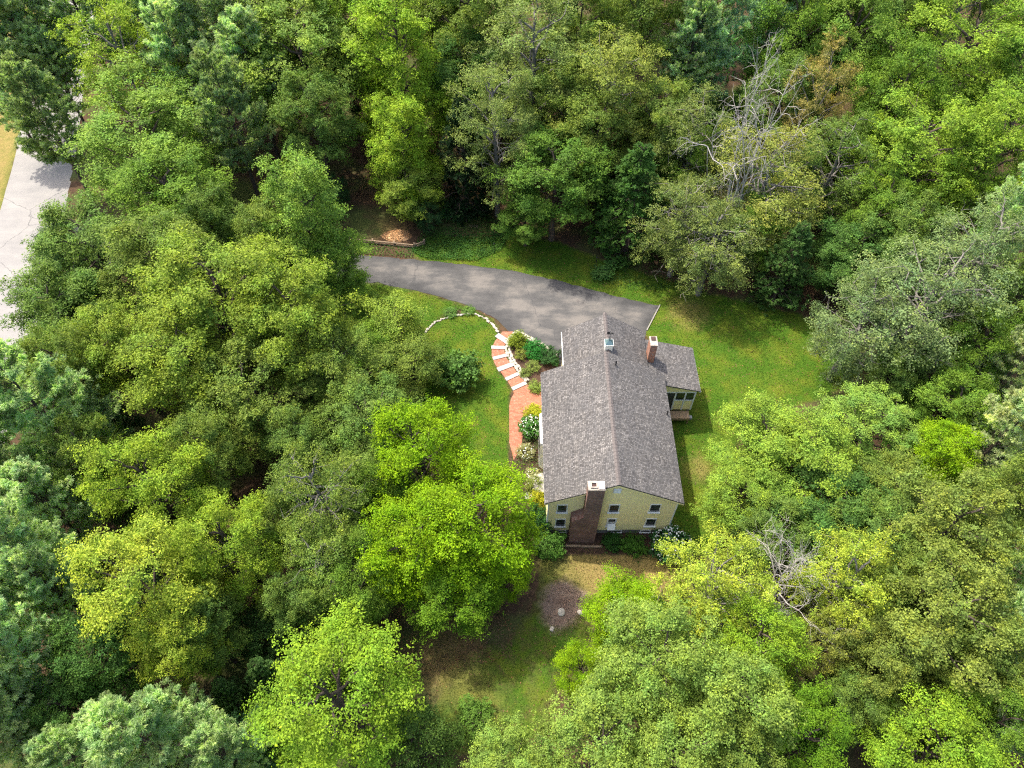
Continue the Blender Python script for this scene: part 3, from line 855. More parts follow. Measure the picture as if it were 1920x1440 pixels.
def conifer(seed, R=3.6, h=17.0, base=0.12, step=0.6, nb=6, tufts=26, needles=22, length=0.30, width=0.065,
            rise=0.26, droop=0.0, power=0.58, spray=0.55, irregular=0.35):
    rng = np.random.default_rng(seed)
    tt = np.linspace(0, 1, 8)
    trunk = np.stack([rng.normal(size=8) * 0.05, rng.normal(size=8) * 0.05, tt * h * 0.985], 1)
    trunk[0] = (0, 0, -0.15)
    br = [(trunk, 0.24 * (1 - tt * 0.93), 7)]
    C, D, G = [], [], []
    z = base * h
    while z < h * 0.975:
        t = (z - base * h) / (h * (1 - base))
        prof = R * (1 - t) ** power * (0.55 + 0.45 * min(1, t * 4 + 0.3))
        for b in range(nb if t < 0.85 else 4):
            az = rng.uniform(0, 6.283)
            l = max(0.35, prof * rng.uniform(1 - irregular, 1.08))
            zz = z + rng.uniform(-0.3, 0.3) * step
            el = rise + 0.5 * t
            tip = np.array([l * math.cos(az), l * math.sin(az), zz + l * (el - droop)])
            p = curve_pts((0, 0, zz), tip, (0, 0, -0.10 * l + droop * l * 0.6), 5, rng, 0.04)
            br.append((p, np.linspace(0.05, 0.012, 5) * max(0.4, l / R), 4))
            out = np.array([math.cos(az), math.sin(az), 0.15])
            side = np.array([-math.sin(az), math.cos(az), 0.0])
            tone = rng.uniform(0.2, 0.8)
            nt_ = max(5, int(tufts * (0.35 + 0.65 * l / R)))
            f = rng.uniform(0.28, 1.0, nt_) ** 0.75
            idx = np.clip((f * 4).astype(int), 0, 3)
            q = p[idx] + (p[idx + 1] - p[idx]) * ((f * 4) % 1)[:, None]
            lat = rng.uniform(-1, 1, nt_) * (spray * (1.15 - f)) * l * 0.62
            lat += np.sign(lat) * 0.1
            c = q + side * lat[:, None] + out * np.abs(lat)[:, None] * 0.5
            c[:, 2] += rng.normal(size=nt_) * 0.1 - np.abs(lat) * droop * 0.8
            d = unit(out * 0.8 + side * np.sign(lat)[:, None] * 0.6 + np.array([0, 0, 0.35 - droop]) + rng.normal(size=(nt_, 3)) * 0.25)
            C.append(c); D.append(d); G.append(np.clip(tone + rng.normal(size=nt_) * 0.15, 0, 1))
        z += step * (1.0 - 0.35 * t)
    C.append(np.array([[0, 0, h * 0.99]])); D.append(np.array([[0, 0, 1.0]])); G.append(np.array([0.6]))
    C, D, G = np.concatenate(C), np.concatenate(D), np.concatenate(G)
    n = len(C) * needles
    d = unit(np.repeat(D, needles, 0) + rng.normal(size=(n, 3)) * 0.62)
    L = length * rng.uniform(0.65, 1.2, n)
    P = np.repeat(C, needles, 0) + d * L[:, None] * 0.5 + rng.normal(size=(n, 3)) * 0.05
    N = unit(rng.normal(size=(n, 3)) * 0.45 + np.array([0, 0, 1.0]))
    V, F = leaf_quads(rng, P, N, L, width * rng.uniform(0.7, 1.3, n), 0.1, d)
    rnd = np.clip(np.repeat(G, needles) + rng.normal(size=n) * 0.15, 0, 1)
    crown = mesh_np('crown', V, F, M['needle'], rnd)
    V, F = tube_np(br)
    return mesh_np('trunk', V, F, M['bark'], smooth=True), crown, R, h

def leafless(seed, R=4.0, h=14.0):
    rng = np.random.default_rng(seed)
    trunk_br, twigs = [], []
    def grow(p, d, l, r, lev, dest):
        n = 5
        pts = [p]
        for i in range(n - 1):
            d = unit(d + rng.normal(size=3) * 0.16 + np.array([0, 0, 0.03 if lev < 2 else -0.04]))
            pts.append(pts[-1] + d * l / (n - 1))
        pts = np.array(pts)
        dest.append((pts, np.linspace(r, r * 0.45, n), 6 if lev < 2 else 4))
        if lev >= 4:
            return
        k = (3, 4, 4, 4)[lev]
        for i in range(k):
            f = rng.uniform(0.4, 1.0) if i else 1.0
            q = pts[min(n - 1, max(1, int(round(f * (n - 1)))))]
            nd = unit(d + rng.normal(size=3) * (0.55, 0.7, 0.75, 0.8)[lev])
            if lev == 0: nd = unit(nd + np.array([0, 0, 0.5]))
            grow(q, nd, l * rng.uniform(0.5, 0.78), r * 0.5, lev + 1, twigs)
    for s in range(3):
        a = rng.uniform(0, 6.28)
        grow(np.array([0.12 * math.cos(a), 0.12 * math.sin(a), -0.1]), unit(np.array([0.28 * math.cos(a), 0.28 * math.sin(a), 1.0])), h * 0.52, 0.2, 0, trunk_br)
    def fit(bl):
        V, F = tube_np(bl)
        return V, F
    V1, F1 = fit(trunk_br)
    V2, F2 = fit(twigs)
    zmax = V2[:, 2].max()
    rmax = np.percentile(np.hypot(V2[:, 0], V2[:, 1]), 96)
    for V in (V1, V2):
        V[:, 2] *= h / zmax
        V[:, :2] *= R / rmax
    return mesh_np('trunk', V1, F1, M['dead_bark'], smooth=True), mesh_np('branches', V2, F2, M['dead_bark'], smooth=True), R, h

KIND = {
    'oak': [lambda s=s: broadleaf(s, leaves=43500, clump=0.9, limbs=18, subs=6, flat=0.62, leaf=0.155) for s in (11, 12, 13)],
    'maple': [lambda s=s: broadleaf(s, base=0.26, leaves=43500, clump=0.78, limbs=22, subs=5, flat=0.5, up=0.7, leaf=0.143, jag=0.2) for s in (21, 22, 23)],
    'maple_big': [lambda s=s: broadleaf(s, R=5.0, h=17, base=0.2, leaves=58800, clump=0.85, limbs=28, subs=6, flat=0.42, up=0.6, leaf=0.160, jag=0.2) for s in (31,)],
    'maple_tall': [lambda s=s: broadleaf(s, base=0.14, leaves=46000, clump=0.72, limbs=30, subs=4, flat=0.5, up=0.55, leaf=0.151, profile='cone', jag=0.2) for s in (41, 42)],
    'maple_dome': [lambda: broadleaf(51, base=0.3, leaves=51200, clump=0.6, limbs=30, subs=5, flat=0.6, up=0.6, leaf=0.143, jag=0.1)],
    'sparse': [lambda s=s: broadleaf(s, base=0.28, leaves=28100, clump=0.62, limbs=22, subs=5, flat=0.6, up=0.8, leaf=0.143, jag=0.22, bark='pale_bark') for s in (61, 62)],
    'sparsebig': [lambda s=s: broadleaf(s, R=4.6, h=17, base=0.18, leaves=43500, clump=0.75, limbs=26, subs=5, flat=0.6, up=0.6, leaf=0.143, jag=0.22, bare=6, bark='pale_bark') for s in (65, 66)],
    'weeper': [lambda s=s: broadleaf(s, base=0.22, leaves=32000, clump=0.8, limbs=20, subs=6, flat=0.55, up=0.5, leaf=0.134, droop=0.42, bare=20, jag=0.2, bark='pale_bark') for s in (71, 72)],
    'sapling': [lambda s=s: broadleaf(s, R=2.4, h=6.5, base=0.16, leaves=20400, clump=0.55, limbs=18, subs=5, flat=0.6, up=0.9, leaf=0.118, jag=0.14) for s in (81, 82)],
    'pine': [lambda s=s: conifer(s, R=4.2, h=17, base=0.3, tufts=28, needles=22, nb=7, step=0.62, rise=0.36, power=0.5, irregular=0.45) for s in (91, 92)],
    'pine_big': [lambda s=s: conifer(s, R=4.6, h=16, tufts=30, needles=24, nb=6, step=0.66, rise=0.36, power=0.5, irregular=0.42) for s in (95, 96)],
    'hemlock': [lambda s=s: conifer(s, R=3.4, h=12, base=0.05, step=0.42, nb=6, tufts=20, needles=16, length=0.2, width=0.07, rise=0.05, droop=0.18, power=0.75, spray=0.7) for s in (98,)],
    'dead': [lambda s=s: leafless(s) for s in (101, 102)],
}
PROTO = {}
def proto(kind, i):
    k = (kind, i % len(KIND[kind]))
    if k not in PROTO:
        PROTO[k] = KIND[kind][k[1]]()
    return PROTO[k]

TREE_NAME = {'pine': 'pine_tree', 'pine_big': 'pine_tree', 'hemlock': 'evergreen_tree', 'dead': 'dead_tree', 'sapling': 'young_tree'}
tree_count = {}
def plant(kind, x, y, R, h, turn, colour, label, group, z=0.0, cat='tree', name=None):
    i = tree_count.get(kind, 0)
    tree_count[kind] = i + 1
    trunk, crown, R0, h0 = proto(kind, i)
    root = empty(name or TREE_NAME.get(kind, 'broadleaf_tree'), (x, y, z), turn, (R / R0, R / R0, h / h0))
    tag(root, label, cat, group)
    link('trunk', trunk, root)
    c = link('branches' if kind == 'dead' else 'crown', crown, root)
    rgb = COLOURS[colour] if isinstance(colour, str) else colour
    c.color = (*rgb, 1)
    return root

# ---------------------------------------------------------------- the ground
rngG = np.random.default_rng(7)
def in_poly(x, y, poly):
    inside = np.zeros(x.shape, bool)
    n = len(poly)
    for i in range(n):
        x0, y0 = poly[i]
        x1, y1 = poly[(i + 1) % n]
        if y0 == y1:
            continue
        c = ((y0 > y) != (y1 > y)) & (x < (x1 - x0) * (y - y0) / (y1 - y0) + x0)
        inside ^= c
    return inside

DRIVE_WEST = [(-24, 57.2), (-32, 58.6), (-40, 59.0), (-48.3, 60.5)]
DRIVE_WEST_LOW = [(-47.2, 53.5), (-40, 54.6), (-32, 54.3), (-24, 53.2)]
DRIVE = DRIVE_BOTTOM + DRIVE_RIGHT[::-1] + DRIVE_TOP[::-1] + DRIVE_WEST + DRIVE_WEST_LOW
ROAD = ROAD_RIGHT + ROAD_LEFT[::-1]
# continue the road along its own line at both ends
def extend(a, b, d):
    v = (Vector(b) - Vector(a)).normalized() * d
    return (b[0] + v.x, b[1] + v.y)
ROAD_R = [extend(ROAD_RIGHT[1], ROAD_RIGHT[0], 120)] + ROAD_RIGHT + [extend(ROAD_RIGHT[-2], ROAD_RIGHT[-1], 120)]
ROAD_L = [(ROAD_R[0][0] - 7.6, ROAD_R[0][1] + 1.5)] + [(p[0] - 7.3, p[1]) for p in ROAD_RIGHT[:2]] + [(p[0] - 7.2, p[1]) for p in ROAD_RIGHT[2:]] + [(ROAD_R[-1][0] - 7.4, ROAD_R[-1][1])]
ROAD = ROAD_R + ROAD_L[::-1]
VERGE = ROAD_L + [(ROAD_L[-1][0] - 12, ROAD_L[-1][1]), (ROAD_L[0][0] - 12, ROAD_L[0][1])]

far = [-700, -450, -300, -200, -150, -120, -100, -88]
xs = np.concatenate([far, np.arange(-80, 80.01, 0.5), [-f for f in far[::-1]]])
ys = np.concatenate([[-500, -300, -200, -120, -80, -50, -30, -18], np.arange(-10, 112.01, 0.5), [120, 135, 160, 200, 300, 450, 700]])
GX, GY = np.meshgrid(xs, ys)
def blur(a, n):
    for _ in range(n):
        b = a.copy()
        b[1:-1, 1:-1] = (a[1:-1, 1:-1] * 2 + a[:-2, 1:-1] + a[2:, 1:-1] + a[1:-1, :-2] + a[1:-1, 2:]) / 6
        a = b
    return a
def mask(polys):
    w = np.zeros(GX.shape)
    for p in polys:
        w = np.maximum(w, in_poly(GX, GY, p).astype(float))
    return w
grass_w = blur(mask([LAWN_FRONT, LAWN_RIGHT, LAWN_TOP, VERGE]) + 0.6 * mask([YARD_NEAR]), 3)
dry_w = np.zeros(GX.shape)
for (x, y), r, s in zip(DRY, (2.6, 1.6, 3.6, 3.2, 2.6, 2.4, 1.6, 2.5, 2.2, 1.8, 2.2), (0.55, 0.55, 0.75, 0.8, 0.4, 0.4, 0.5, 0.3, 0.45, 0.6, 0.5)):
    dry_w += s * np.exp(-((GX - x) ** 2 + (GY - y) ** 2) / r ** 2)
dry_w += 0.75 * blur(mask([VERGE]), 3)
mulch_w = blur(mask([BED_RIGHT, BED_FRONT, BED_NEAR, COVER_BED]), 1)
dirt_w = blur(mask([DIRT]), 9) * 1.25
hard = blur(mask([DRIVE, ROAD, LAWN_FRONT, LAWN_RIGHT, LAWN_TOP, YARD_NEAR, [(-3, 22), (17, 22), (17, 46), (-3, 46)]]), 8)
bump = np.zeros(GX.shape)
for k in range(10):
    fx, fy, ph = rngG.uniform(-0.35, 0.35), rngG.uniform(-0.35, 0.35), rngG.uniform(0, 6.28)
    bump += np.sin(GX * fx + GY * fy + ph) * 0.09
inner = (np.abs(GX) < 80) & (GY > -10) & (GY < 112)
GZ = np.where(inner, bump * np.clip(1 - hard * 1.6, 0, 1), 0)
GZ -= 0.02 * np.clip(mask([DRIVE, ROAD]), 0, 1)
ny, nx = GX.shape
idx = np.arange(ny * nx).reshape(ny, nx)
Fg = np.stack([idx[:-1, :-1], idx[:-1, 1:], idx[1:, 1:], idx[1:, :-1]], -1).reshape(-1, 4)
gme = mesh_np('ground', np.stack([GX, GY, GZ], -1).reshape(-1, 3), Fg, M['ground'], smooth=True)
for nm, w in (('grass', grass_w), ('dry', dry_w), ('mulch', mulch_w), ('dirt', dirt_w)):
    a = gme.attributes.new(nm, 'FLOAT', 'POINT')
    a.data.foreach_set('value', np.ascontiguousarray(w.ravel(), dtype=np.float32))
ground = tag(link('ground', gme), kind='structure')

def ragged(poly, step=0.7, amp=0.06, seed=1):
    rng = np.random.default_rng(seed)
    out = []
    n = len(poly)
    for i in range(n):
        a, b = np.array(poly[i]), np.array(poly[(i + 1) % n])
        L = np.linalg.norm(b - a)
        k = max(1, int(L / step)) if L < 60 else 1
        for j in range(k):
            p = a + (b - a) * j / k
            out.append(tuple(p + rng.normal(size=2) * amp * (1 if j else 0.4)))
    return out

def sheet(name, poly, z, mat, thick=0.0):
    from mathutils.geometry import tessellate_polygon
    v3 = [Vector((p[0], p[1], z)) for p in poly]
    tris = tessellate_polygon([v3])
    verts = [tuple(v) for v in v3]
    faces = []
    for t in tris:
        a, b, c = (v3[i] for i in t)
        faces.append(t if (b - a).cross(c - a).z > 0 else (t[0], t[2], t[1]))
    if thick:
        n = len(verts)
        area = sum(v3[i].x * v3[(i + 1) % n].y - v3[(i + 1) % n].x * v3[i].y for i in range(n))
        verts += [(v[0], v[1], z - thick) for v in verts]
        for i in range(n):
            j = (i + 1) % n
            faces.append((n + i, n + j, j, i) if area > 0 else (i, j, n + j, n + i))
    me = bpy.data.meshes.new(name)
    me.from_pydata(verts, [], faces)
    me.materials.append(mat)
    me.update()
    return link(name, me)

def edge_sheet(name, poly, z, mat, step=0.5):
    from mathutils.geometry import delaunay_2d_cdt
    P = np.array(poly)
    lo, hi = P.min(0), P.max(0)
    gx, gy = np.meshgrid(np.arange(lo[0], hi[0], step), np.arange(lo[1], hi[1], step))
    k = in_poly(gx, gy, poly)
    inner = np.stack([gx[k], gy[k]], 1)
    n = len(poly)
    def dist(q):
        d = np.full(len(q), 1e9)
        for i in range(n):
            a, c = P[i], P[(i + 1) % n]
            ab = c - a
            t = np.clip(((q - a) @ ab) / (ab @ ab + 1e-9), 0, 1)
            d = np.minimum(d, np.linalg.norm(q - a - t[:, None] * ab, axis=1))
        return d
    inner = inner[dist(inner) > 0.2]
    pts = [Vector(p) for p in poly] + [Vector(p) for p in inner]
    v, e, f, *_ = delaunay_2d_cdt(pts, [(i, (i + 1) % n) for i in range(n)], [], 1, 1e-4)
    me = bpy.data.meshes.new(name)
    me.from_pydata([(p.x, p.y, z) for p in v], [], [tuple(q) for q in f])
    a = me.attributes.new('inset', 'FLOAT', 'POINT')
    a.data.foreach_set('value', dist(np.array([(p.x, p.y) for p in v])).astype(np.float32))
    me.materials.append(mat)
    me.update()
    return link(name, me)
tag(edge_sheet('driveway', ragged(DRIVE, 0.6, 0.07, 3), 0.014, M['drive']), kind='structure')
tag(sheet('road', ragged(ROAD, 1.5, 0.05, 4), 0.02, M['road'], 0.06), kind='structure')

# pale concrete kerb along the square end of the driveway
ka, kb = Vector((14.62, 48.9)), Vector((12.95, 45.6))
kd = (kb - ka).normalized()
kn = Vector((-kd.y, kd.x)) * 0.055
kr = [ka - kn, ka + kn, kb + kn, kb - kn]
if (kr[1] - kr[0]).cross(kr[2] - kr[1]) < 0:
    kr = kr[::-1]
tag(MB().prism([(p.x, p.y, -0.1) for p in kr], [(p.x, p.y, 0.1) for p in kr]).build('kerb', M['concrete']), kind='structure')

# ---------------------------------------------------------------- brick path with granite treads
PL, PR = PATH_LEFT, PATH_RIGHT
stepped = PL[:9] + PR[:9][::-1]
landing = [PL[8], PL[9], PL[10], PL[11], PL[12], (0.15, 31.2), (0.75, 32.4), (1.05, 34.4), (1.3, 35.6), (2.64, 36.0), (2.64, 38.25), (1.93, 38.74), PR[8]]
path = tag(sheet('brick_path', stepped[:9] + landing[1:] + stepped[10:], 0.03, M['paver'], 0.06), kind='structure')
for i in range(6):
    a, b = Vector(STEP_ENDS[2 * i]), Vector(STEP_ENDS[2 * i + 1])
    d = (b - a).normalized()
    n = Vector((-d.y, d.x))
    w = (0.28, 0.19, 0.18, 0.24, 0.18, 0.19)[i]
    a, b = a - d * 0.04, b + d * 0.08
    ring = [(a - n * w), (b - n * w), (b + n * w), (a + n * w)]
    top = 0.10
    m = MB().prism([(p.x, p.y, -0.05) for p in ring], [(p.x, p.y, top) for p in ring])
    m.build('granite_tread', M['granite'], path)

# ---------------------------------------------------------------- field-stone edgings
def rock_mesh(seed, sx, sy, sz):
    import bmesh
    rng = np.random.default_rng(seed)
    bm = bmesh.new()
    bmesh.ops.create_icosphere(bm, subdivisions=2, radius=0.5)
    k = rng.normal(size=(3, 3)) * 2.2
    for v in bm.verts:
        p = np.array(v.co)
        f = 1 + 0.13 * math.sin(k[0] @ p * 2) + 0.11 * math.sin(k[1] @ p * 3 + 1)
        q = np.sign(p) * np.abs(p / 0.5) ** 0.75 * 0.5 * f
        v.co = (q[0] * sx, q[1] * sy, q[2] * sz)
    me = bpy.data.meshes.new('stone')
    bm.to_mesh(me)
    bm.free()
    me.materials.append(M['stone'])
    return me
ROCKS = [rock_mesh(s, 1.0, 0.75, 0.55) for s in range(4)]
def edging(name, pts, size, label, seed, rows=1):
    rng = random.Random(seed)
    root = tag(empty(name, (pts[0][0], pts[0][1], 0)), label, 'stone edging')
    for row in range(rows):
        for (a, b) in zip(pts[:-1], pts[1:]):
            a, b = Vector(a), Vector(b)
            L = (b - a).length
            d = (b - a) / L
            t = rng.uniform(0, size * 0.5)
            while t < L:
                s = size * rng.uniform(0.75, 1.3)
                off = rng.uniform(-0.06, 0.06) + row * size * 0.75
                p = a + d * t + Vector((-d.y, d.x)) * -off
                o = link('stone', ROCKS[rng.randrange(4)], root, (p.x - pts[0][0], p.y - pts[0][1], s * 0.18), (rng.uniform(-0.2, 0.2), rng.uniform(-0.2, 0.2), math.atan2(d.y, d.x) + rng.uniform(-0.3, 0.3)), (s * 1.1, s, s))
                t += s * 0.95
    return root
edging('stone_edging', STONES_LAWN, 0.29, 'curved row of pale field stones round the front lawn', 3)
edging('stone_edging', STONES_BED, 0.33, 'double row of pale field stones round the shrub bed by the path', 5, 2)

# ---------------------------------------------------------------- the house
house = tag(empty('house', (7.42, 30.4, 0)), 'pale yellow gabled house with grey shingle roof and brick chimneys', 'house')
HO = Vector((7.42, 30.4, 0))
class HB(MB):
    def build(self, name, mat, parent=None, smooth=False):
        par = parent or house
        o = link(name, self.mesh(name, mat, smooth), par)
        o.location = -HO if par is house else (0, 0, 0)
        return o
X0, X1, Y0, Y1 = 2.69, 12.15, 24.58, 35.9
RX, RZ, EZ = 7.42, 8.48, 5.71
EXL, EXR = 2.37, 12.47
SL = (RZ - EZ) / (RX - EXL)
ZB = 0.62
def roofz(x): return RZ - SL * abs(x - RX)
# foundation and walls
HB().box(X0 + 0.03, X1 - 0.03, Y0 + 0.03, Y1 - 0.03, -0.3, ZB + 0.02).build('foundation', M['concrete'])
core = HB()
t = 0.16
prof = [(X0 + 0.02, ZB), (X1 - 0.02, ZB), (X1 - 0.02, roofz(X1) - t), (RX, RZ - t), (X0 + 0.02, roofz(X0) - t)]
core.prism([(x, Y1, z) for x, z in prof][::-1], [(x, Y0 + 0.02, z) for x, z in prof][::-1])
core.build('wall', M['siding'])
def clap_gable(mb, y, sgn, x0, x1, z0, ridge_x, zfun, zmax, h=0.125):
    z = z0
    while z < zmax - 0.02:
        za = min(z + h, zmax)
        def lim(zz):
            a, b = x0, x1
            if zz > zfun(x0): a = ridge_x - (zmax - zz) / SL
            if zz > zfun(x1): b = ridge_x + (zmax - zz) / SL
            return a, b
        a0, b0 = lim(z); a1, b1 = lim(za)
        lo, hi = y - sgn * 0.022, y - sgn * 0.004
        f = [(a0, lo, z), (b0, lo, z), (b1, hi, za), (a1, hi, za)]
        g = [(a0, y, z), (b0, y, z), (b0, lo, z), (a0, lo, z)]
        if sgn < 0: f, g = f[::-1], g[::-1]
        mb.face(f); mb.face(g)
        z += h
    return mb
clap_gable(HB(), Y0 + 0.02, 1, X0, X1, ZB, RX, lambda x: roofz(x) - t, RZ - t).build('siding', M['siding'])
side = HB()
z = ZB
while z < EZ - 0.05:
    for x, s in ((X0, -1), (X1, 1)):
        f = [(x + s * 0.022, Y0, z), (x + s * 0.022, Y1, z), (x + s * 0.004, Y1, z + 0.125), (x + s * 0.004, Y0, z + 0.125)]
        side.face(f if s > 0 else f[::-1])
    z += 0.125
side.build('siding', M['siding'])
for x in (X0, X1):
    HB().box(x - 0.05, x + 0.05, Y0 - 0.035, Y0 + 0.09, ZB, roofz(x) - t - 0.03).build('corner_board', M['trim'])
# roof of the main block
YA, YB = 24.25, 36.15
roof = HB()
roof.slab((EXL, YB, EZ), (EXL, YA, EZ), (RX, YA, RZ), (RX, YB, RZ), 0.14)
roof.slab((EXR, YA, roofz(EXR)), (EXR, YB, roofz(EXR)), (RX, YB, RZ), (RX, YA, RZ), 0.14)
roof_o = roof.build('roof', M['shingle'])
cap = HB()
yy = YA
while yy < YB - 0.1:
    ye = min(yy + 0.3, YB)
    for s in (-1, 1):
        f = [(RX, yy, RZ + 0.035), (RX + s * 0.17, yy, RZ + 0.03 - SL * 0.17), (RX + s * 0.17, ye, RZ + 0.014 - SL * 0.17), (RX, ye, RZ + 0.02)]
        cap.face(f[::-1] if s > 0 else f, [(0, yy), (0.17, yy), (0.17, ye), (0, ye)])
    yy += 0.3
cap.build('ridge_cap', M['cap_shingle'], roof_o)
for s, ex in ((-1, EXL), (1, EXR)):
    for y in (YA + 0.01, YB - 0.05):
        rake = HB()
        a, b = (ex, y, roofz(ex) - 0.145), (RX, y, RZ - 0.145)
        c, d = (RX, y, RZ - 0.36), (ex, y, roofz(ex) - 0.33)
        off = (0, 0.04, 0)
        A = [Vector(p) for p in (a, b, c, d)]
        B = [p + Vector(off) for p in A]
        rake.face(A if s < 0 else A[::-1]); rake.face(B[::-1] if s < 0 else B)
        for i in range(4):
            j = (i + 1) % 4
            rake.face([A[j], A[i], B[i], B[j]])
        rake.build('rake_board', M['siding'])
for ex, s in ((EXL, -1), (EXR, 1)):
    HB().box(min(ex - s * 0.03, ex + s * 0.012), max(ex - s * 0.03, ex + s * 0.012), YA + 0.02, YB - 0.02, roofz(ex) - 0.3, roofz(ex) - 0.145).build('fascia', M['lead'])

def window(x, z, w, h, y=Y0, sill_out=0.1, tilt=False, basement=False):
    fr = HB()
    b = 0.075
    fr.box(x - w / 2 - b, x + w / 2 + b, y - 0.055, y + 0.03, z + h / 2, z + h / 2 + b)
    fr.box(x - w / 2 - b, x - w / 2, y - 0.055, y + 0.03, z - h / 2, z + h / 2)
    fr.box(x + w / 2, x + w / 2 + b, y - 0.055, y + 0.03, z - h / 2, z + h / 2)
    root = fr.build('basement_window' if basement else 'window', M['trim'])
    s = HB().box(x - w / 2 - b - 0.05, x + w / 2 + b + 0.05, y - 0.055 - sill_out, y + 0.02, z - h / 2 - 0.07, z - h / 2)
    s.build('sill', M['trim'], root)
    HB().box(x - w / 2, x + w / 2, y - 0.022, y + 0.03, z - h / 2, z + h / 2).build('pane', M['glass'], root)
    if not basement:
        ss = HB()
        ss.box(x - w / 2, x + w / 2, y - 0.04, y - 0.0225, z - 0.03, z + 0.03)
        ss.box(x - w / 2, x - w / 2 + 0.04, y - 0.036, y - 0.0225, z - h / 2, z + h / 2)
        ss.box(x + w / 2 - 0.04, x + w / 2, y - 0.036, y - 0.0225, z - h / 2, z + h / 2)
        ss.build('sash', M['sash'] if not tilt else M['trim'], root)
    if tilt:
        m = HB()
        y1, y2, z1, z2 = y - 0.05, y - 0.42, z - 0.2, z - h / 2
        m.prism([(x - w / 2, y2, z2), (x + w / 2, y2, z2), (x + w / 2, y1, z1), (x - w / 2, y1, z1)],
                [(x - w / 2, y2, z2 + 0.04), (x + w / 2, y2, z2 + 0.04), (x + w / 2, y1, z1 + 0.04), (x - w / 2, y1, z1 + 0.04)])
        m.build('window_fan_cover', M['trim'], root)['label'] = 'white slanting panel below the half-open sash'
    return root
window(3.71, 4.28, 0.66, 1.12); window(3.71, 1.92, 0.66, 1.15)
window(7.56, 4.30, 0.66, 1.12); window(7.62, 1.98, 0.60, 1.15, tilt=True)
window(10.58, 4.34, 0.68, 1.14); window(10.62, 1.98, 0.68, 1.15)
for x in (3.83, 8.2, 10.46):
    window(x, 0.36, 0.66, 0.34, Y0 + 0.02, 0.04, basement=True)
# attic louvre
lv = HB()
lv.box(7.2, 7.78, Y0 - 0.05, Y0 + 0.03, 6.75, 7.35)
lo = lv.build('attic_vent', M['trim'])
for k in range(6):
    z = 6.82 + k * 0.085
    HB().prism([(7.26, Y0 - 0.1, z), (7.72, Y0 - 0.1, z), (7.72, Y0 - 0.05, z + 0.03), (7.26, Y0 - 0.05, z + 0.03)],
               [(7.26, Y0 - 0.1, z + 0.02), (7.72, Y0 - 0.1, z + 0.02), (7.72, Y0 - 0.05, z + 0.06), (7.26, Y0 - 0.05, z + 0.06)]).build('slat', M['trim'], lo)

# front chimney: broad hearth stack with a sloping shoulder
ch = HB()
cy0, cy1 = 23.78, 24.57
ch.prism([(4.42, cy0, -0.1), (6.42, cy0, -0.1), (6.42, cy1, -0.1), (4.42, cy1, -0.1)], [(4.42, cy0, 3.7), (6.42, cy0, 3.7), (6.42, cy1, 3.7), (4.42, cy1, 3.7)])
ch.prism([(4.42, cy0, 3.701), (6.42, cy0, 3.701), (6.42, cy1, 3.701), (4.42, cy1, 3.701)], [(5.25, cy0, 4.35), (6.42, cy0, 4.35), (6.42, cy1, 4.35), (5.25, cy1, 4.35)])
ch.box(5.25, 6.42, cy0, 24.47, 4.351, 8.5)
cho = ch.build('chimney', M['brick_old'])
HB().box(5.23, 6.44, cy0 - 0.02, 24.49, 8.5, 8.62).build('chimney_cap', M['cap'], cho)
fl = HB()
for (a, b, c, d) in ((5.5, 5.82, 23.98, 24.28),):
    fl.box(a, b, c, d, 8.621, 8.64)
fl.build('flue_opening', M['flue'], cho)
r = HB()
for (a, b, c, d) in ((5.42, 5.5, 23.9, 24.36), (5.82, 5.9, 23.9, 24.36), (5.5, 5.82, 23.9, 23.98), (5.5, 5.82, 24.28, 24.36)):
    r.box(a, b, c, d, 8.621, 8.74)
r.build('flue_rim', M['cap'], cho)
HB().box(5.98, 6.38, 23.85, 24.4, 8.621, 8.74).build('flue_lid', M['trim'], cho)

# garage wing behind the main block
GX0, GX1, GYB = 4.5, 11.1, 40.5
GR, GZR, GEZ = 7.78, 7.72, 5.55
gl, gr = 4.28, 11.28
GS = (GZR - GEZ) / (GR - gl)
def groofz(x): return GZR - GS * abs(x - GR)
gp = [(GX0, -0.1), (GX1, -0.1), (GX1, groofz(GX1) - t), (GR, GZR - t), (GX0, groofz(GX0) - t)]
HB().prism([(x, GYB, z) for x, z in gp][::-1], [(x, Y1 - 0.05, z) for x, z in gp][::-1]).build('garage_wall', M['siding'])
gro = HB()
gro.slab((gl, 40.8, GEZ), (gl, Y1 - 0.3, GEZ), (GR, Y1 - 0.3, GZR), (GR, 40.8, GZR), 0.14)
gro.slab((gr, Y1 - 0.3, groofz(gr)), (gr, 40.8, groofz(gr)), (GR, 40.8, GZR), (GR, Y1 - 0.3, GZR), 0.14)
gro_o = gro.build('garage_roof', M['shingle'])
gc = HB()
yy = 36.2
while yy < 40.75:
    for s in (-1, 1):
        f = [(GR, yy, GZR + 0.035), (GR + s * 0.16, yy, GZR + 0.03 - GS * 0.16), (GR + s * 0.16, yy + 0.3, GZR + 0.014 - GS * 0.16), (GR, yy + 0.3, GZR + 0.02)]
        gc.face(f[::-1] if s > 0 else f, [(0, yy), (0.16, yy), (0.16, yy + 0.3), (0, yy + 0.3)])
    yy += 0.3
gc.build('ridge_cap', M['cap_shingle'], gro_o)
HB().box(gl - 0.055, gl - 0.005, Y1 + 0.4, 40.7, GEZ - 0.17, GEZ - 0.03).build('gutter', M['trim'])
for gx in (5.05, 8.05):   # two garage doors on the far gable, towards the driveway
    d = HB().box(gx, gx + 2.5, GYB + 0.01, GYB + 0.06, 0.0, 2.2).build('garage_door', M['trim'])
    for k in range(4):
        HB().box(gx + 0.08, gx + 2.42, GYB + 0.061, GYB + 0.085, 0.08 + k * 0.54, 0.54 + k * 0.54).build('door_panel', M['trim'], d)

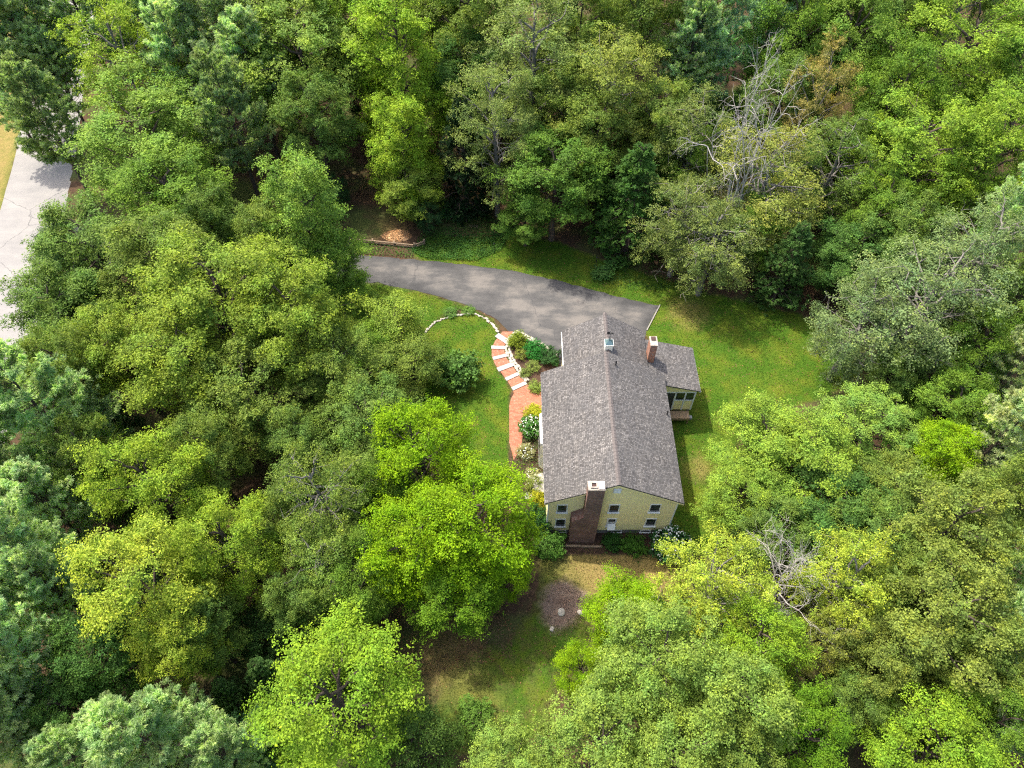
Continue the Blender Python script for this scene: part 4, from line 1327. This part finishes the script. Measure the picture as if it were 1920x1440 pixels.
# cupola on the garage ridge
cu = HB()
cu.box(7.48, 8.08, 36.95, 37.55, GZR - 0.3, GZR + 0.5)
cuo = cu.build('cupola', M['trim'])
HB().box(7.43, 8.13, 36.9, 37.6, GZR + 0.501, GZR + 0.56).build('cupola_cornice', M['trim'], cuo)
pr = HB()
base = [(7.45, 36.92, GZR + 0.561), (8.11, 36.92, GZR + 0.561), (8.11, 37.58, GZR + 0.561), (7.45, 37.58, GZR + 0.561)]
top = [(7.70, 37.17, GZR + 0.86), (7.86, 37.17, GZR + 0.86), (7.86, 37.33, GZR + 0.86), (7.70, 37.33, GZR + 0.86)]
pr.prism(base, top)
pr.prism([(x, y, GZR + 0.861) for x, y, z in top], [(7.77, 37.24, GZR + 1.08), (7.79, 37.24, GZR + 1.08), (7.79, 37.26, GZR + 1.08), (7.77, 37.26, GZR + 1.08)])
pr.build('cupola_roof', M['copper'], cuo)
wv = HB()
wv.tube([(7.78, 37.25, GZR + 1.05), (7.78, 37.25, GZR + 1.85)], [0.02, 0.012], 6)
wv.tube([(7.45, 37.2, GZR + 1.6), (8.1, 37.3, GZR + 1.6)], [0.014, 0.014], 5)
wv.box(7.5, 7.72, 37.23, 37.25, GZR + 1.62, GZR + 1.84)
wv.box(7.84, 8.02, 37.26, 37.28, GZR + 1.62, GZR + 1.72)
wv.build('weather_vane', M['black_metal'], cuo)

# second chimney between garage and porch
c2 = HB().box(11.3, 11.86, 37.62, 38.55, -0.1, 7.35)
c2o = c2.build('chimney', M['brick'])
HB().box(11.27, 11.89, 37.59, 38.58, 7.35, 7.45).build('chimney_cap', M['cap'], c2o)
HB().box(11.4, 11.76, 38.12, 38.48, 7.451, 7.54).build('flue_opening', M['flue'], c2o)

# screened porch with a low shed roof
PS = 0.27
px1, pz1 = 15.72, 4.1
def porchz(x): return pz1 + PS * (px1 - x)
po = HB()
po.slab((px1, 35.42, pz1), (px1, 40.1, pz1), (11.05, 40.1, porchz(11.05)), (11.05, 35.42, porchz(11.05)), 0.12)
po.build('porch_roof', M['shingle'])
HB().box(px1 - 0.06, px1 + 0.05, 35.46, 40.05, pz1 - 0.24, pz1 - 0.121).build('porch_fascia', M['trim'])
PY = 35.68
wl = HB()
wl.prism([(12.2, PY, 3.66), (15.5, PY, 3.66), (15.5, PY + 0.1, 3.66), (12.2, PY + 0.1, 3.66)],
         [(12.2, PY, porchz(12.2) - 0.14), (15.5, PY, porchz(15.5) - 0.14), (15.5, PY + 0.1, porchz(15.5) - 0.14), (12.2, PY + 0.1, porchz(12.2) - 0.14)])
wl.build('porch_gable', M['siding'])
HB().box(13.9, 15.44, PY + 0.01, PY + 0.1, 1.08, 2.4).build('porch_panel', M['siding'])
HB().box(15.4, 15.5, PY + 0.12, 39.8, 1.08, 2.4).build('porch_panel', M['siding'])
HB().box(12.2, 15.52, PY + 0.1, 39.9, 0.9, 1.06).build('porch_floor', M['wood_deck'])
HB().box(12.2, 15.46, 39.82, 39.9, 1.07, 4.0).build('porch_back_wall', M['siding'])
for x in (12.85, 13.82, 14.66, 15.45):
    HB().box(x - 0.06, x + 0.06, PY - 0.03, PY + 0.13, 1.07 if x > 13 else 1.07, 3.655).build('porch_post', M['trim'])
for y in (37.0, 38.4, 39.7):
    HB().box(15.39, 15.51, y - 0.06, y + 0.06, 2.41, 3.9).build('porch_post', M['trim'])
HB().box(12.91, 15.39, PY - 0.025, PY + 0.11, 3.54, 3.655).build('porch_header', M['trim'])
HB().box(13.88, 15.39, PY - 0.02, PY + 0.11, 2.401, 2.48).build('porch_sill', M['trim'])
for a, b in ((13.88, 14.6), (14.72, 15.39)):
    HB().box(a, b, PY + 0.03, PY + 0.05, 2.481, 3.539).build('porch_screen', M['glass'])
HB().box(12.91, 13.76, PY + 0.05, PY + 0.08, 1.07, 3.539).build('porch_door', M['sash'])
for x, y in ((12.6, 39.6), (15.35, 39.6), (15.35, 35.9), (12.6, 35.9)):
    HB().box(x - 0.1, x + 0.1, y - 0.1, y + 0.1, -0.1, 0.9).build('porch_pier', M['concrete'])
# wooden landing and steps
ld = HB().box(13.62, 15.35, 34.86, 35.64, 0.86, 0.90)
ldo = ld.build('wooden_landing', M['wood_deck'])
for k in range(6):
    x = 13.62 + k * 0.29
    HB().box(x, x + 0.275, 34.84, 35.64, 0.902, 0.935).build('plank', M['wood_deck'], ldo)
HB().box(13.62, 15.35, 34.84, 34.88, 0.62, 0.859).build('landing_fascia', M['wood_deck'], ldo)
for x in (13.72, 15.25):
    HB().box(x - 0.05, x + 0.05, 34.9, 35.0, -0.1, 0.86).build('landing_post', M['wood_deck'], ldo)
HB().box(15.4, 15.75, 35.3, 35.62, 0.0, 0.25).build('stone_block', M['granite'])
# roof furniture and front bay
HB().tube([(8.15, 35.1, roofz(8.15) - 0.1), (8.15, 35.1, roofz(8.15) + 0.42)], [0.06, 0.06], 8).build('vent_pipe', M['black_metal'])
HB().tube([(12.15, 31.9, roofz(12.15) - 0.1), (12.15, 31.9, roofz(12.15) + 0.38)], [0.06, 0.06], 8).build('vent_pipe', M['black_metal'])
bay = HB()
bay.prism([(2.69, 29.6, 1.2), (2.69, 32.9, 1.2), (2.2, 32.6, 1.2), (2.2, 29.9, 1.2)][::-1], [(2.69, 29.6, 4.9), (2.69, 32.9, 4.9), (2.2, 32.6, 4.9), (2.2, 29.9, 4.9)][::-1])
bayo = bay.build('bay_window', M['trim'])
for k in range(3):
    y = 30.05 + k * 0.85
    HB().box(2.17, 2.199, y, y + 0.7, 2.2, 4.4).build('pane', M['glass'], bayo)
HB().box(2.6, 2.69, 28.3, 29.3, ZB, 2.9).build('front_door', M['trim'])
st = HB()
cs = [(2.66 + 1.0 * math.cos(a) * 1.25, 28.85 + math.sin(a) * 0.95) for a in np.linspace(math.pi / 2, 3 * math.pi / 2, 9)]
st.prism([(x, y, 0.0) for x, y in cs], [(x, y, 0.42) for x, y in cs])
st.build('stone_stoop', M['granite'])
tag(HB().box(1.05, 1.75, 27.55, 28.1, -0.05, 0.14).build('granite_slab', M['granite'], None), None)

# ---------------------------------------------------------------- trees
GRP = 'trees of the woods round the clearing'
for kind, x, y, R, h, turn, colour, label in TREES:
    plant(kind, x, y, R, h, turn, colour, label, GRP)

CUTS = (',', ' with ', ' beside ', ' between ', ' behind ', ' at ', ' in ', ' left ', ' right ', ' over', ' whose ', ' reaching ', ' rising ', ' leaning ', ' facing ', ' above ', ' directly ',
        ' below ', ' nearest ', ' tucked ', ' touching ', ' among ', ' hanging ', ' standing ', ' on ', ' and ', ' shaded ')
def short(label):
    k = min([label.find(c) for c in CUTS if c in label] + [len(label)])
    return label[:k]
MAIN = [(t[1], t[2], short(t[7])) for t in TREES]
def near_names(x, y, k):
    out = []
    for m in sorted(MAIN, key=lambda m: (m[0] - x) ** 2 + (m[1] - y) ** 2):
        if m[2] not in out:
            out.append(m[2])
        if len(out) == k:
            break
    return out
FILLERS = [('pine', 'pinepale', 'pale pine'), ('oak', 'olive', 'olive tree'), ('maple', 'mid', 'mid-green tree'), ('oak', 'oak', 'dull green tree')]
for i, (x, y, R, h) in enumerate(FILL):
    k, c, what = FILLERS[FILL_KIND[i]]
    a, d = near_names(x, y, 2)
    plant(k, x, y, R, h, i * 1.7, c, f'{what} between the {a} and the {d}', 'lesser trees between the big crowns')

# understorey saplings and far treetops
def blocked(x, y, pad=0.0):
    for poly in (DRIVE, ROAD, LAWN_FRONT, LAWN_RIGHT, LAWN_TOP, YARD_NEAR, VERGE, BARE_BANK, BARE_FLOOR, BARE_RIGHT, HOUSE_ZONE):
        if in_poly(np.array([x]), np.array([y]), poly)[0]:
            return True
    return False
BARE_BANK = [(-19, 57), (-9, 57), (-10, 63), (-9, 69), (-17, 70)]
BARE_FLOOR = [(-16, 12), (0, 15), (0, 20), (-9, 19.5), (-16, 20)]
BARE_RIGHT = [(13.5, 8), (18, 8), (19.5, 14), (14.5, 14)]
HOUSE_ZONE = [(-3, 20), (18, 20), (18, 47), (-3, 47)]
rngU = random.Random(17)
n = 0
UC = [(.05, .11, .02), (.04, .09, .02), (.07, .125, .022), (.035, .085, .025)]
while n < 130:
    x, y = rngU.uniform(-46, 46), rngU.uniform(4, 92)
    if abs(x) > 8 + 0.72 * (y * 0.6 + 42) * 0.95:
        continue
    if blocked(x, y):
        continue
    h = rngU.uniform(3.5, 7.0)
    plant('sapling', x, y, h * rngU.uniform(0.32, 0.45), h, rngU.uniform(0, 6.28), rngU.choice(UC), 'low leafy sapling growing beneath the ' + near_names(x, y, 1)[0], 'saplings under the woods')
    n += 1
for i in range(34):
    x = -72 + 144 * (i % 17) / 16 + rngU.uniform(-2.5, 2.5)
    y = 92 + (i // 17) * 9 + rngU.uniform(-3, 3)
    if -72 < x < -54:
        continue
    kd, cc, what = rngU.choice([('oak', 'olive', 'olive tree'), ('maple', 'mid', 'mid-green tree'), ('pine', 'pinegrey', 'grey-green pine'), ('sparsebig', 'paleolive', 'pale olive tree')])
    plant(kd, x, y, rngU.uniform(4.2, 5.4), rngU.uniform(18, 23), rngU.uniform(0, 6.28), cc, f'{what} of the farthest row behind the ' + near_names(x, y, 1)[0], 'farthest trees of the woods')

# ---------------------------------------------------------------- shrubs
def shrub(seed, leaves=7000, leaf=0.1, clump=0.34, flat=0.75):
    return broadleaf(seed, R=1.0, h=1.7, base=0.08, limbs=16, subs=4, leaves=leaves, clump=clump, leaf=leaf, flat=flat, up=0.8, tight=0.06, jag=0.05)
SHRUB = [shrub(201), shrub(202), shrub(203, 6000, 0.13), shrub(204, 5000, 0.09, 0.28)]
def bush(i, x, y, R, h, colour, label, blossoms=0, seed=1, name='shrub'):
    trunk, crown, R0, h0 = SHRUB[i]
    root = tag(empty(name, (x, y, 0), seed * 1.3, (R, R, h / 1.7)), label, 'shrub')
    link('stems', trunk, root)
    c = link('crown', crown, root)
    c.color = (*[min(0.5, q * 1.3) for q in colour], 1)
    if blossoms:
        rng = np.random.default_rng(seed)
        d = unit(rng.normal(size=(blossoms, 3)) + np.array([0.2, -0.2, 0.5]))
        d[:, 2] = np.abs(d[:, 2])
        P = d * np.array([1.12, 1.12, 0.86]) * rng.uniform(0.9, 1.08, (blossoms, 1)) + np.array([0, 0, 0.82])
        P = np.repeat(P, 3, 0) + rng.normal(size=(blossoms * 3, 3)) * 0.03
        V, F = leaf_quads(rng, P, unit(np.repeat(d, 3, 0) + rng.normal(size=(blossoms * 3, 3)) * 0.4), np.full(len(P), 0.1), np.full(len(P), 0.09))
        tag(link('blossom_cluster', mesh_np('blossom_cluster', V, F, M['petal']), root), kind='stuff')
    return root
S_ = SHRUBS
bush(0, *S_[0], 0.85, 1.1, (.13, .17, .015), 'olive-yellow clipped shrub at the top of the stone-edged bed')
bush(0, *S_[1], 0.95, 1.3, (.025, .13, .02), 'vivid green round shrub in the stone-edged bed by the driveway', seed=2)
bush(1, *S_[2], 0.9, 1.2, (.03, .075, .02), 'dark green shrub in the bed touching the garage corner', seed=3)
bush(3, *S_[3], 0.6, 0.7, (.14, .16, .03), 'small yellowish perennial beside the stone edging of the path', seed=4, name='perennial_plant')
bush(3, *S_[4], 0.6, 0.7, (.15, .19, .045), 'pale green perennial in the middle of the stone-edged bed', seed=5, name='perennial_plant')
bush(3, *S_[5], 0.5, 0.6, (.13, .17, .04), 'low pale perennial at the lower end of the stone edging', seed=6, name='perennial_plant')
bush(3, *S_[6], 0.62, 0.7, (.15, .21, .04), 'pale green perennial at the roof corner beside the brick landing', seed=7, name='perennial_plant')
bush(2, S_[7][0] + 0.1, S_[7][1], 0.92, 1.5, (.05, .13, .025), 'green shrub dotted with white blossoms beside the brick landing', 90, 8)
bush(0, S_[8][0] + 0.05, S_[8][1] - 0.05, 0.85, 1.1, (.25, .26, .015), 'bright golden-yellow shrub at the edge of the brick landing', seed=9)
bush(3, *S_[9], 0.7, 0.8, (.22, .22, .09), 'cream-tinged perennial clump above the white stone stoop', 40, 10, name='perennial_plant')
bush(3, *S_[10], 0.7, 0.9, (.14, .17, .03), 'yellow-green perennial clump below the white stone stoop', 14, 11, name='perennial_plant')
bush(0, *S_[11], 0.75, 1.2, (.24, .24, .015), 'golden shrub against the front wall near the house corner', seed=12)
bush(1, *S_[12], 1.0, 2.2, (.03, .08, .018), 'tall dark shrub hugging the left corner of the yellow gable', seed=13)
bush(1, *S_[13], 1.1, 1.7, (.06, .13, .02), 'green shrub in front of the left corner of the yellow gable', seed=14)
bush(0, *S_[14], 0.7, 1.0, (.03, .085, .015), 'dark shrub beside the right foot of the brick chimney', seed=15)
bush(1, *S_[15], 0.85, 1.15, (.05, .12, .015), 'green shrub below the middle basement window', seed=16)
bush(2, *S_[16], 1.35, 1.75, (.03, .09, .025), 'large white-flowering shrub at the right end of the yellow gable', 150, 17)
bush(2, *S_[17], 1.75, 3.0, (.075, .145, .03), 'dark glossy round shrub standing on the front lawn', seed=18)
bush(1, *S_[18], 0.95, 1.2, (.06, .13, .03), 'light green weedy bush on the bank behind the driveway', seed=19)
bush(1, *S_[19], 1.2, 1.3, (.075, .14, .02), 'lone green bush in the mossy clearing', seed=20)
bush(1, *S_[20], 1.3, 1.7, (.04, .12, .03), 'leafy bush in the shade behind the green bank', seed=21)
bush(3, *S_[21], 0.6, 0.7, (.28, .28, .12), 'pale creamy perennial against the front wall', 30, 22, name='perennial_plant')
bush(3, *S_[22], 0.6, 0.4, (.09, .17, .03), 'low green plant beside the top of the curved lawn stones', seed=23, name='perennial_plant')
bush(3, *S_[23], 0.65, 0.45, (.08, .16, .03), 'green plant clump outside the curved lawn stones', seed=24, name='perennial_plant')

# ---------------------------------------------------------------- timber rail, posts, chip pile, loose stones
def rail_fence(pts, label):
    root = tag(empty('timber_rail', (pts[0][0], pts[0][1], 0)), label, 'rail fence')
    o = Vector((pts[0][0], pts[0][1], 0))
    for i, p in enumerate(pts):
        MBx = MB().box(p[0] - o.x - 0.09, p[0] - o.x + 0.09, p[1] - o.y - 0.09, p[1] - o.y + 0.09, -0.2, 0.66)
        MBx.build('post', M['wood_rail'], root)
    for a, b in zip(pts[:-1], pts[1:]):
        for k, z in enumerate((0.24, 0.54)):
            d = (Vector(b) - Vector(a)).normalized()
            nn = Vector((-d.y, d.x)) * (-0.14)
            A = Vector(a) - Vector((o.x, o.y)) + nn - d * 0.1
            B = Vector(b) - Vector((o.x, o.y)) + nn - d * 0.1
            MB().tube([(A.x, A.y, z), ((A.x + B.x) / 2, (A.y + B.y) / 2, z - 0.02), (B.x, B.y, z + 0.01)], [0.075, 0.08, 0.07], 8).build('rail', M['wood_rail'], root)
    return root
rail_fence(RAIL, 'low weathered timber rail along the driveway below the leafy bank')
rail_fence(RAIL_SHORT, 'short angled timber rail at the end of the long rail')
for i, (p, lab) in enumerate(zip(POSTS, ('thin black post in the ground cover behind the driveway', 'thin black post beside the weedy bush behind the driveway'))):
    root = tag(empty('marker_post', (p[0], p[1], 0)), lab, 'post')
    MB().tube([(0, 0, -0.1), (0, 0, 1.25)], [0.035, 0.03], 6).build('pole', M['black_metal'], root)
    MB().tube([(0, 0, 1.25), (0, 0, 1.3), (0, 0, 1.42)], [0.06, 0.085, 0.02], 8).build('finial', M['black_metal'], root)

def pile(name, x, y, rx, ry, h, mat, label, colour, seed):
    rng = np.random.default_rng(seed)
    root = tag(empty(name, (x, y, 0)), label, 'wood chips')
    n1, n2 = 10, 26
    V, F = [], []
    for i in range(n1 + 1):
        r = i / n1
        for j in range(n2):
            a = j / n2 * 6.2832
            k = 1 + 0.12 * math.sin(3 * a + seed) + 0.08 * math.sin(5 * a)
            V.append((rx * r * k * math.cos(a), ry * r * k * math.sin(a), h * (1 - r ** 1.6) - 0.04 + rng.normal() * 0.02))
    for i in range(n1):
        for j in range(n2):
            F.append((i * n2 + j, (i + 1) * n2 + j, (i + 1) * n2 + (j + 1) % n2, i * n2 + (j + 1) % n2))
    link('heap', mesh_np('heap', np.array(V), np.array(F), mat, smooth=True), root)
    m = 2600
    r, a = np.sqrt(rng.uniform(0, 1.1, m)), rng.uniform(0, 6.2832, m)
    P = np.stack([rx * r * np.cos(a), ry * r * np.sin(a), h * (1 - np.clip(r, 0, 1) ** 1.6) + 0.0], 1)
    V, F = leaf_quads(rng, P, unit(rng.normal(size=(m, 3)) * 0.5 + np.array([0, 0, 1])), rng.uniform(0.1, 0.2, m), rng.uniform(0.04, 0.09, m))
    c = tag(link('chip_layer', mesh_np('chip_layer', V, F, M['litter'], rng.uniform(0, 1, m)), root), kind='stuff')
    c.color = (*colour, 1)
pile('wood_chip_pile', -12.2, 58.75, 2.1, 1.25, 0.5, M['chips'], 'orange wood-chip pile behind the timber rail', (.46, .27, .13), 4)
pile('wood_chip_pile', -4.2, 60.3, 1.7, 0.8, 0.2, M['chips'], 'thin tan spread of wood chips above the green bank', (.30, .21, .12), 6)

for i, (p, s, lab) in enumerate(zip((DIRT_STONES[0], DIRT_STONES[2], DIRT_STONES[3]), (0.6, 0.42, 0.4),
        ('largest pale boulder in the bare dirt patch', 'pale stone at the lower tip of the dirt patch', 'pale stone between the dirt patch and the bright green bushy tree'))):
    o = link('boulder', ROCKS[i % 4], None, (p[0], p[1], s * 0.1), (0.1, 0.1, i * 1.1), (s * (1.0 if i else 0.8), s * (1 if i else 1.3), s * 0.8))
    tag(o, lab, 'stone')
tm = tag(empty('timber_edging', (TIMBER[0][0], TIMBER[0][1], 0)), 'low timber edging before the brick chimney foot', 'timber edging')
MB().box(0, 1.65, -0.09, 0.06, -0.05, 0.13).build('sleeper', M['wood_rail'], tm)
MB().box(1.67, 3.3, -0.14, 0.01, -0.05, 0.12).build('sleeper', M['wood_rail'], tm)

# ---------------------------------------------------------------- grass, ground cover, fallen leaves
def sample_poly(rng, poly, n):
    p = np.array(poly)
    lo, hi = p.min(0), p.max(0)
    out = []
    tot = 0
    while tot < n:
        q = rng.uniform(lo, hi, (n * 2, 2))
        q = q[in_poly(q[:, 0], q[:, 1], poly)]
        out.append(q)
        tot += len(q)
    return np.concatenate(out)[:n]
def poly_area(p):
    return abs(sum(p[i][0] * p[(i + 1) % len(p)][1] - p[(i + 1) % len(p)][0] * p[i][1] for i in range(len(p)))) / 2
HOUSE_FOOT = [(2.6, 24.5), (12.25, 24.5), (12.25, 35.5), (15.6, 35.5), (15.6, 40.6), (4.4, 40.6), (4.4, 36), (2.6, 36)]
PATH_ALL = stepped[:9] + landing[1:] + stepped[10:]
AVOID = [DRIVE, HOUSE_FOOT, PATH_ALL, ROAD, DIRT, BED_RIGHT]
def keep(q, also_dirt=False):
    k = np.ones(len(q), bool)
    for a in AVOID:
        if also_dirt and a is DIRT:
            continue
        k &= ~in_poly(q[:, 0], q[:, 1], a)
    return q[k]
rngB = np.random.default_rng(77)
def blades(name, polys, dens, hgt, wid, colour, label=None):
    Q = np.concatenate([keep(sample_poly(rngB, p, int(poly_area(p) * d))) for p, d in zip(polys, dens)])
    n = len(Q)
    a = rngB.uniform(0, 6.283, n)
    hh = hgt * rngB.uniform(0.5, 1.4, n)
    base = np.stack([Q[:, 0], Q[:, 1], np.zeros(n)], 1)
    s = np.stack([np.cos(a), np.sin(a), np.zeros(n)], 1) * (wid * rngB.uniform(0.6, 1.4, n))[:, None]
    lean = rngB.normal(size=(n, 3)) * 0.5
    lean[:, 2] = 1
    tip = base + unit(lean) * hh[:, None]
    V = np.stack([base - s, base + s, tip], 1).reshape(-1, 3)
    F = np.arange(n * 3).reshape(n, 3)
    o = link(name, mesh_np(name, V, F, M['grass_blade'], rngB.uniform(0, 1, n)))
    o.color = (*colour, 1)
    return tag(o, label, name.replace('_', ' '), kind='stuff')
blades('lawn_grass', [LAWN_FRONT, LAWN_RIGHT, LAWN_TOP], (130, 120, 130), 0.07, 0.03, (.055, .11, .009), 'short green lawn grass round the house and driveway')
blades('yard_grass', [YARD_NEAR], (70,), 0.08, 0.03, (.10, .13, .022), 'thin mossy grass of the yard before the gable')

def cover(name, polys, dens, size, hgt, colour, label, mat='leaf'):
    Q = np.concatenate([keep(sample_poly(rngB, p, int(poly_area(p) * d)), name == 'brush_litter') for p, d in zip(polys, dens)])
    n = len(Q)
    P = np.stack([Q[:, 0], Q[:, 1], rngB.uniform(0.02, 1, n) ** 1.5 * hgt], 1)
    N = unit(rngB.normal(size=(n, 3)) * 0.45 + np.array([0, 0, 1]))
    L = size * rngB.uniform(0.6, 1.3, n)
    V, F = leaf_quads(rngB, P, N, L, L * (0.22 if name == 'brush_litter' else 0.6))
    o = link(name, mesh_np(name, V, F, M[mat], rngB.uniform(0, 1, n)))
    o.color = (*colour, 1)
    return tag(o, label, name.replace('_', ' '), kind='stuff')
cover('ground_cover', [COVER_BANK, [(-18.5, 56.4), (-10.4, 55.5), (-10.3, 56.9), (-18.5, 58.0)]], (260, 110), 0.14, 0.35, (.055, .13, .022), 'dark green leafy ground cover on the bank above the driveway')
cover('flower_bed_plants', [COVER_BED, BED_FRONT], (120, 130), 0.11, 0.4, (.075, .11, .03), 'mixed low plants filling the beds along the front of the house')
cover('weeds', [[(8, 52), (14, 50.5), (20, 52.5), (27, 50), (31, 47), (32, 44), (28, 49), (20, 54), (10, 55.5)]], (70,), 0.14, 0.4, (.05, .105, .02), 'ragged weeds along the edge between lawn and woods')
cover('brush_litter', [DIRT, [(p[0] * 1.0 + 0.3, p[1] - 0.3) for p in DIRT]], (60, 30), 0.16, 0.08, (.25, .19, .15), 'dry brush and stalks scattered over the bare dirt patch', 'litter')
cover('fallen_leaves', [BARE_BANK, BARE_FLOOR, BARE_RIGHT, [(-40, 4), (40, 4), (42, 70), (-42, 70)]], (130, 60, 60, 6), 0.12, 0.03, (.17, .10, .05), 'brown fallen leaves lying on the woodland floor', 'litter')
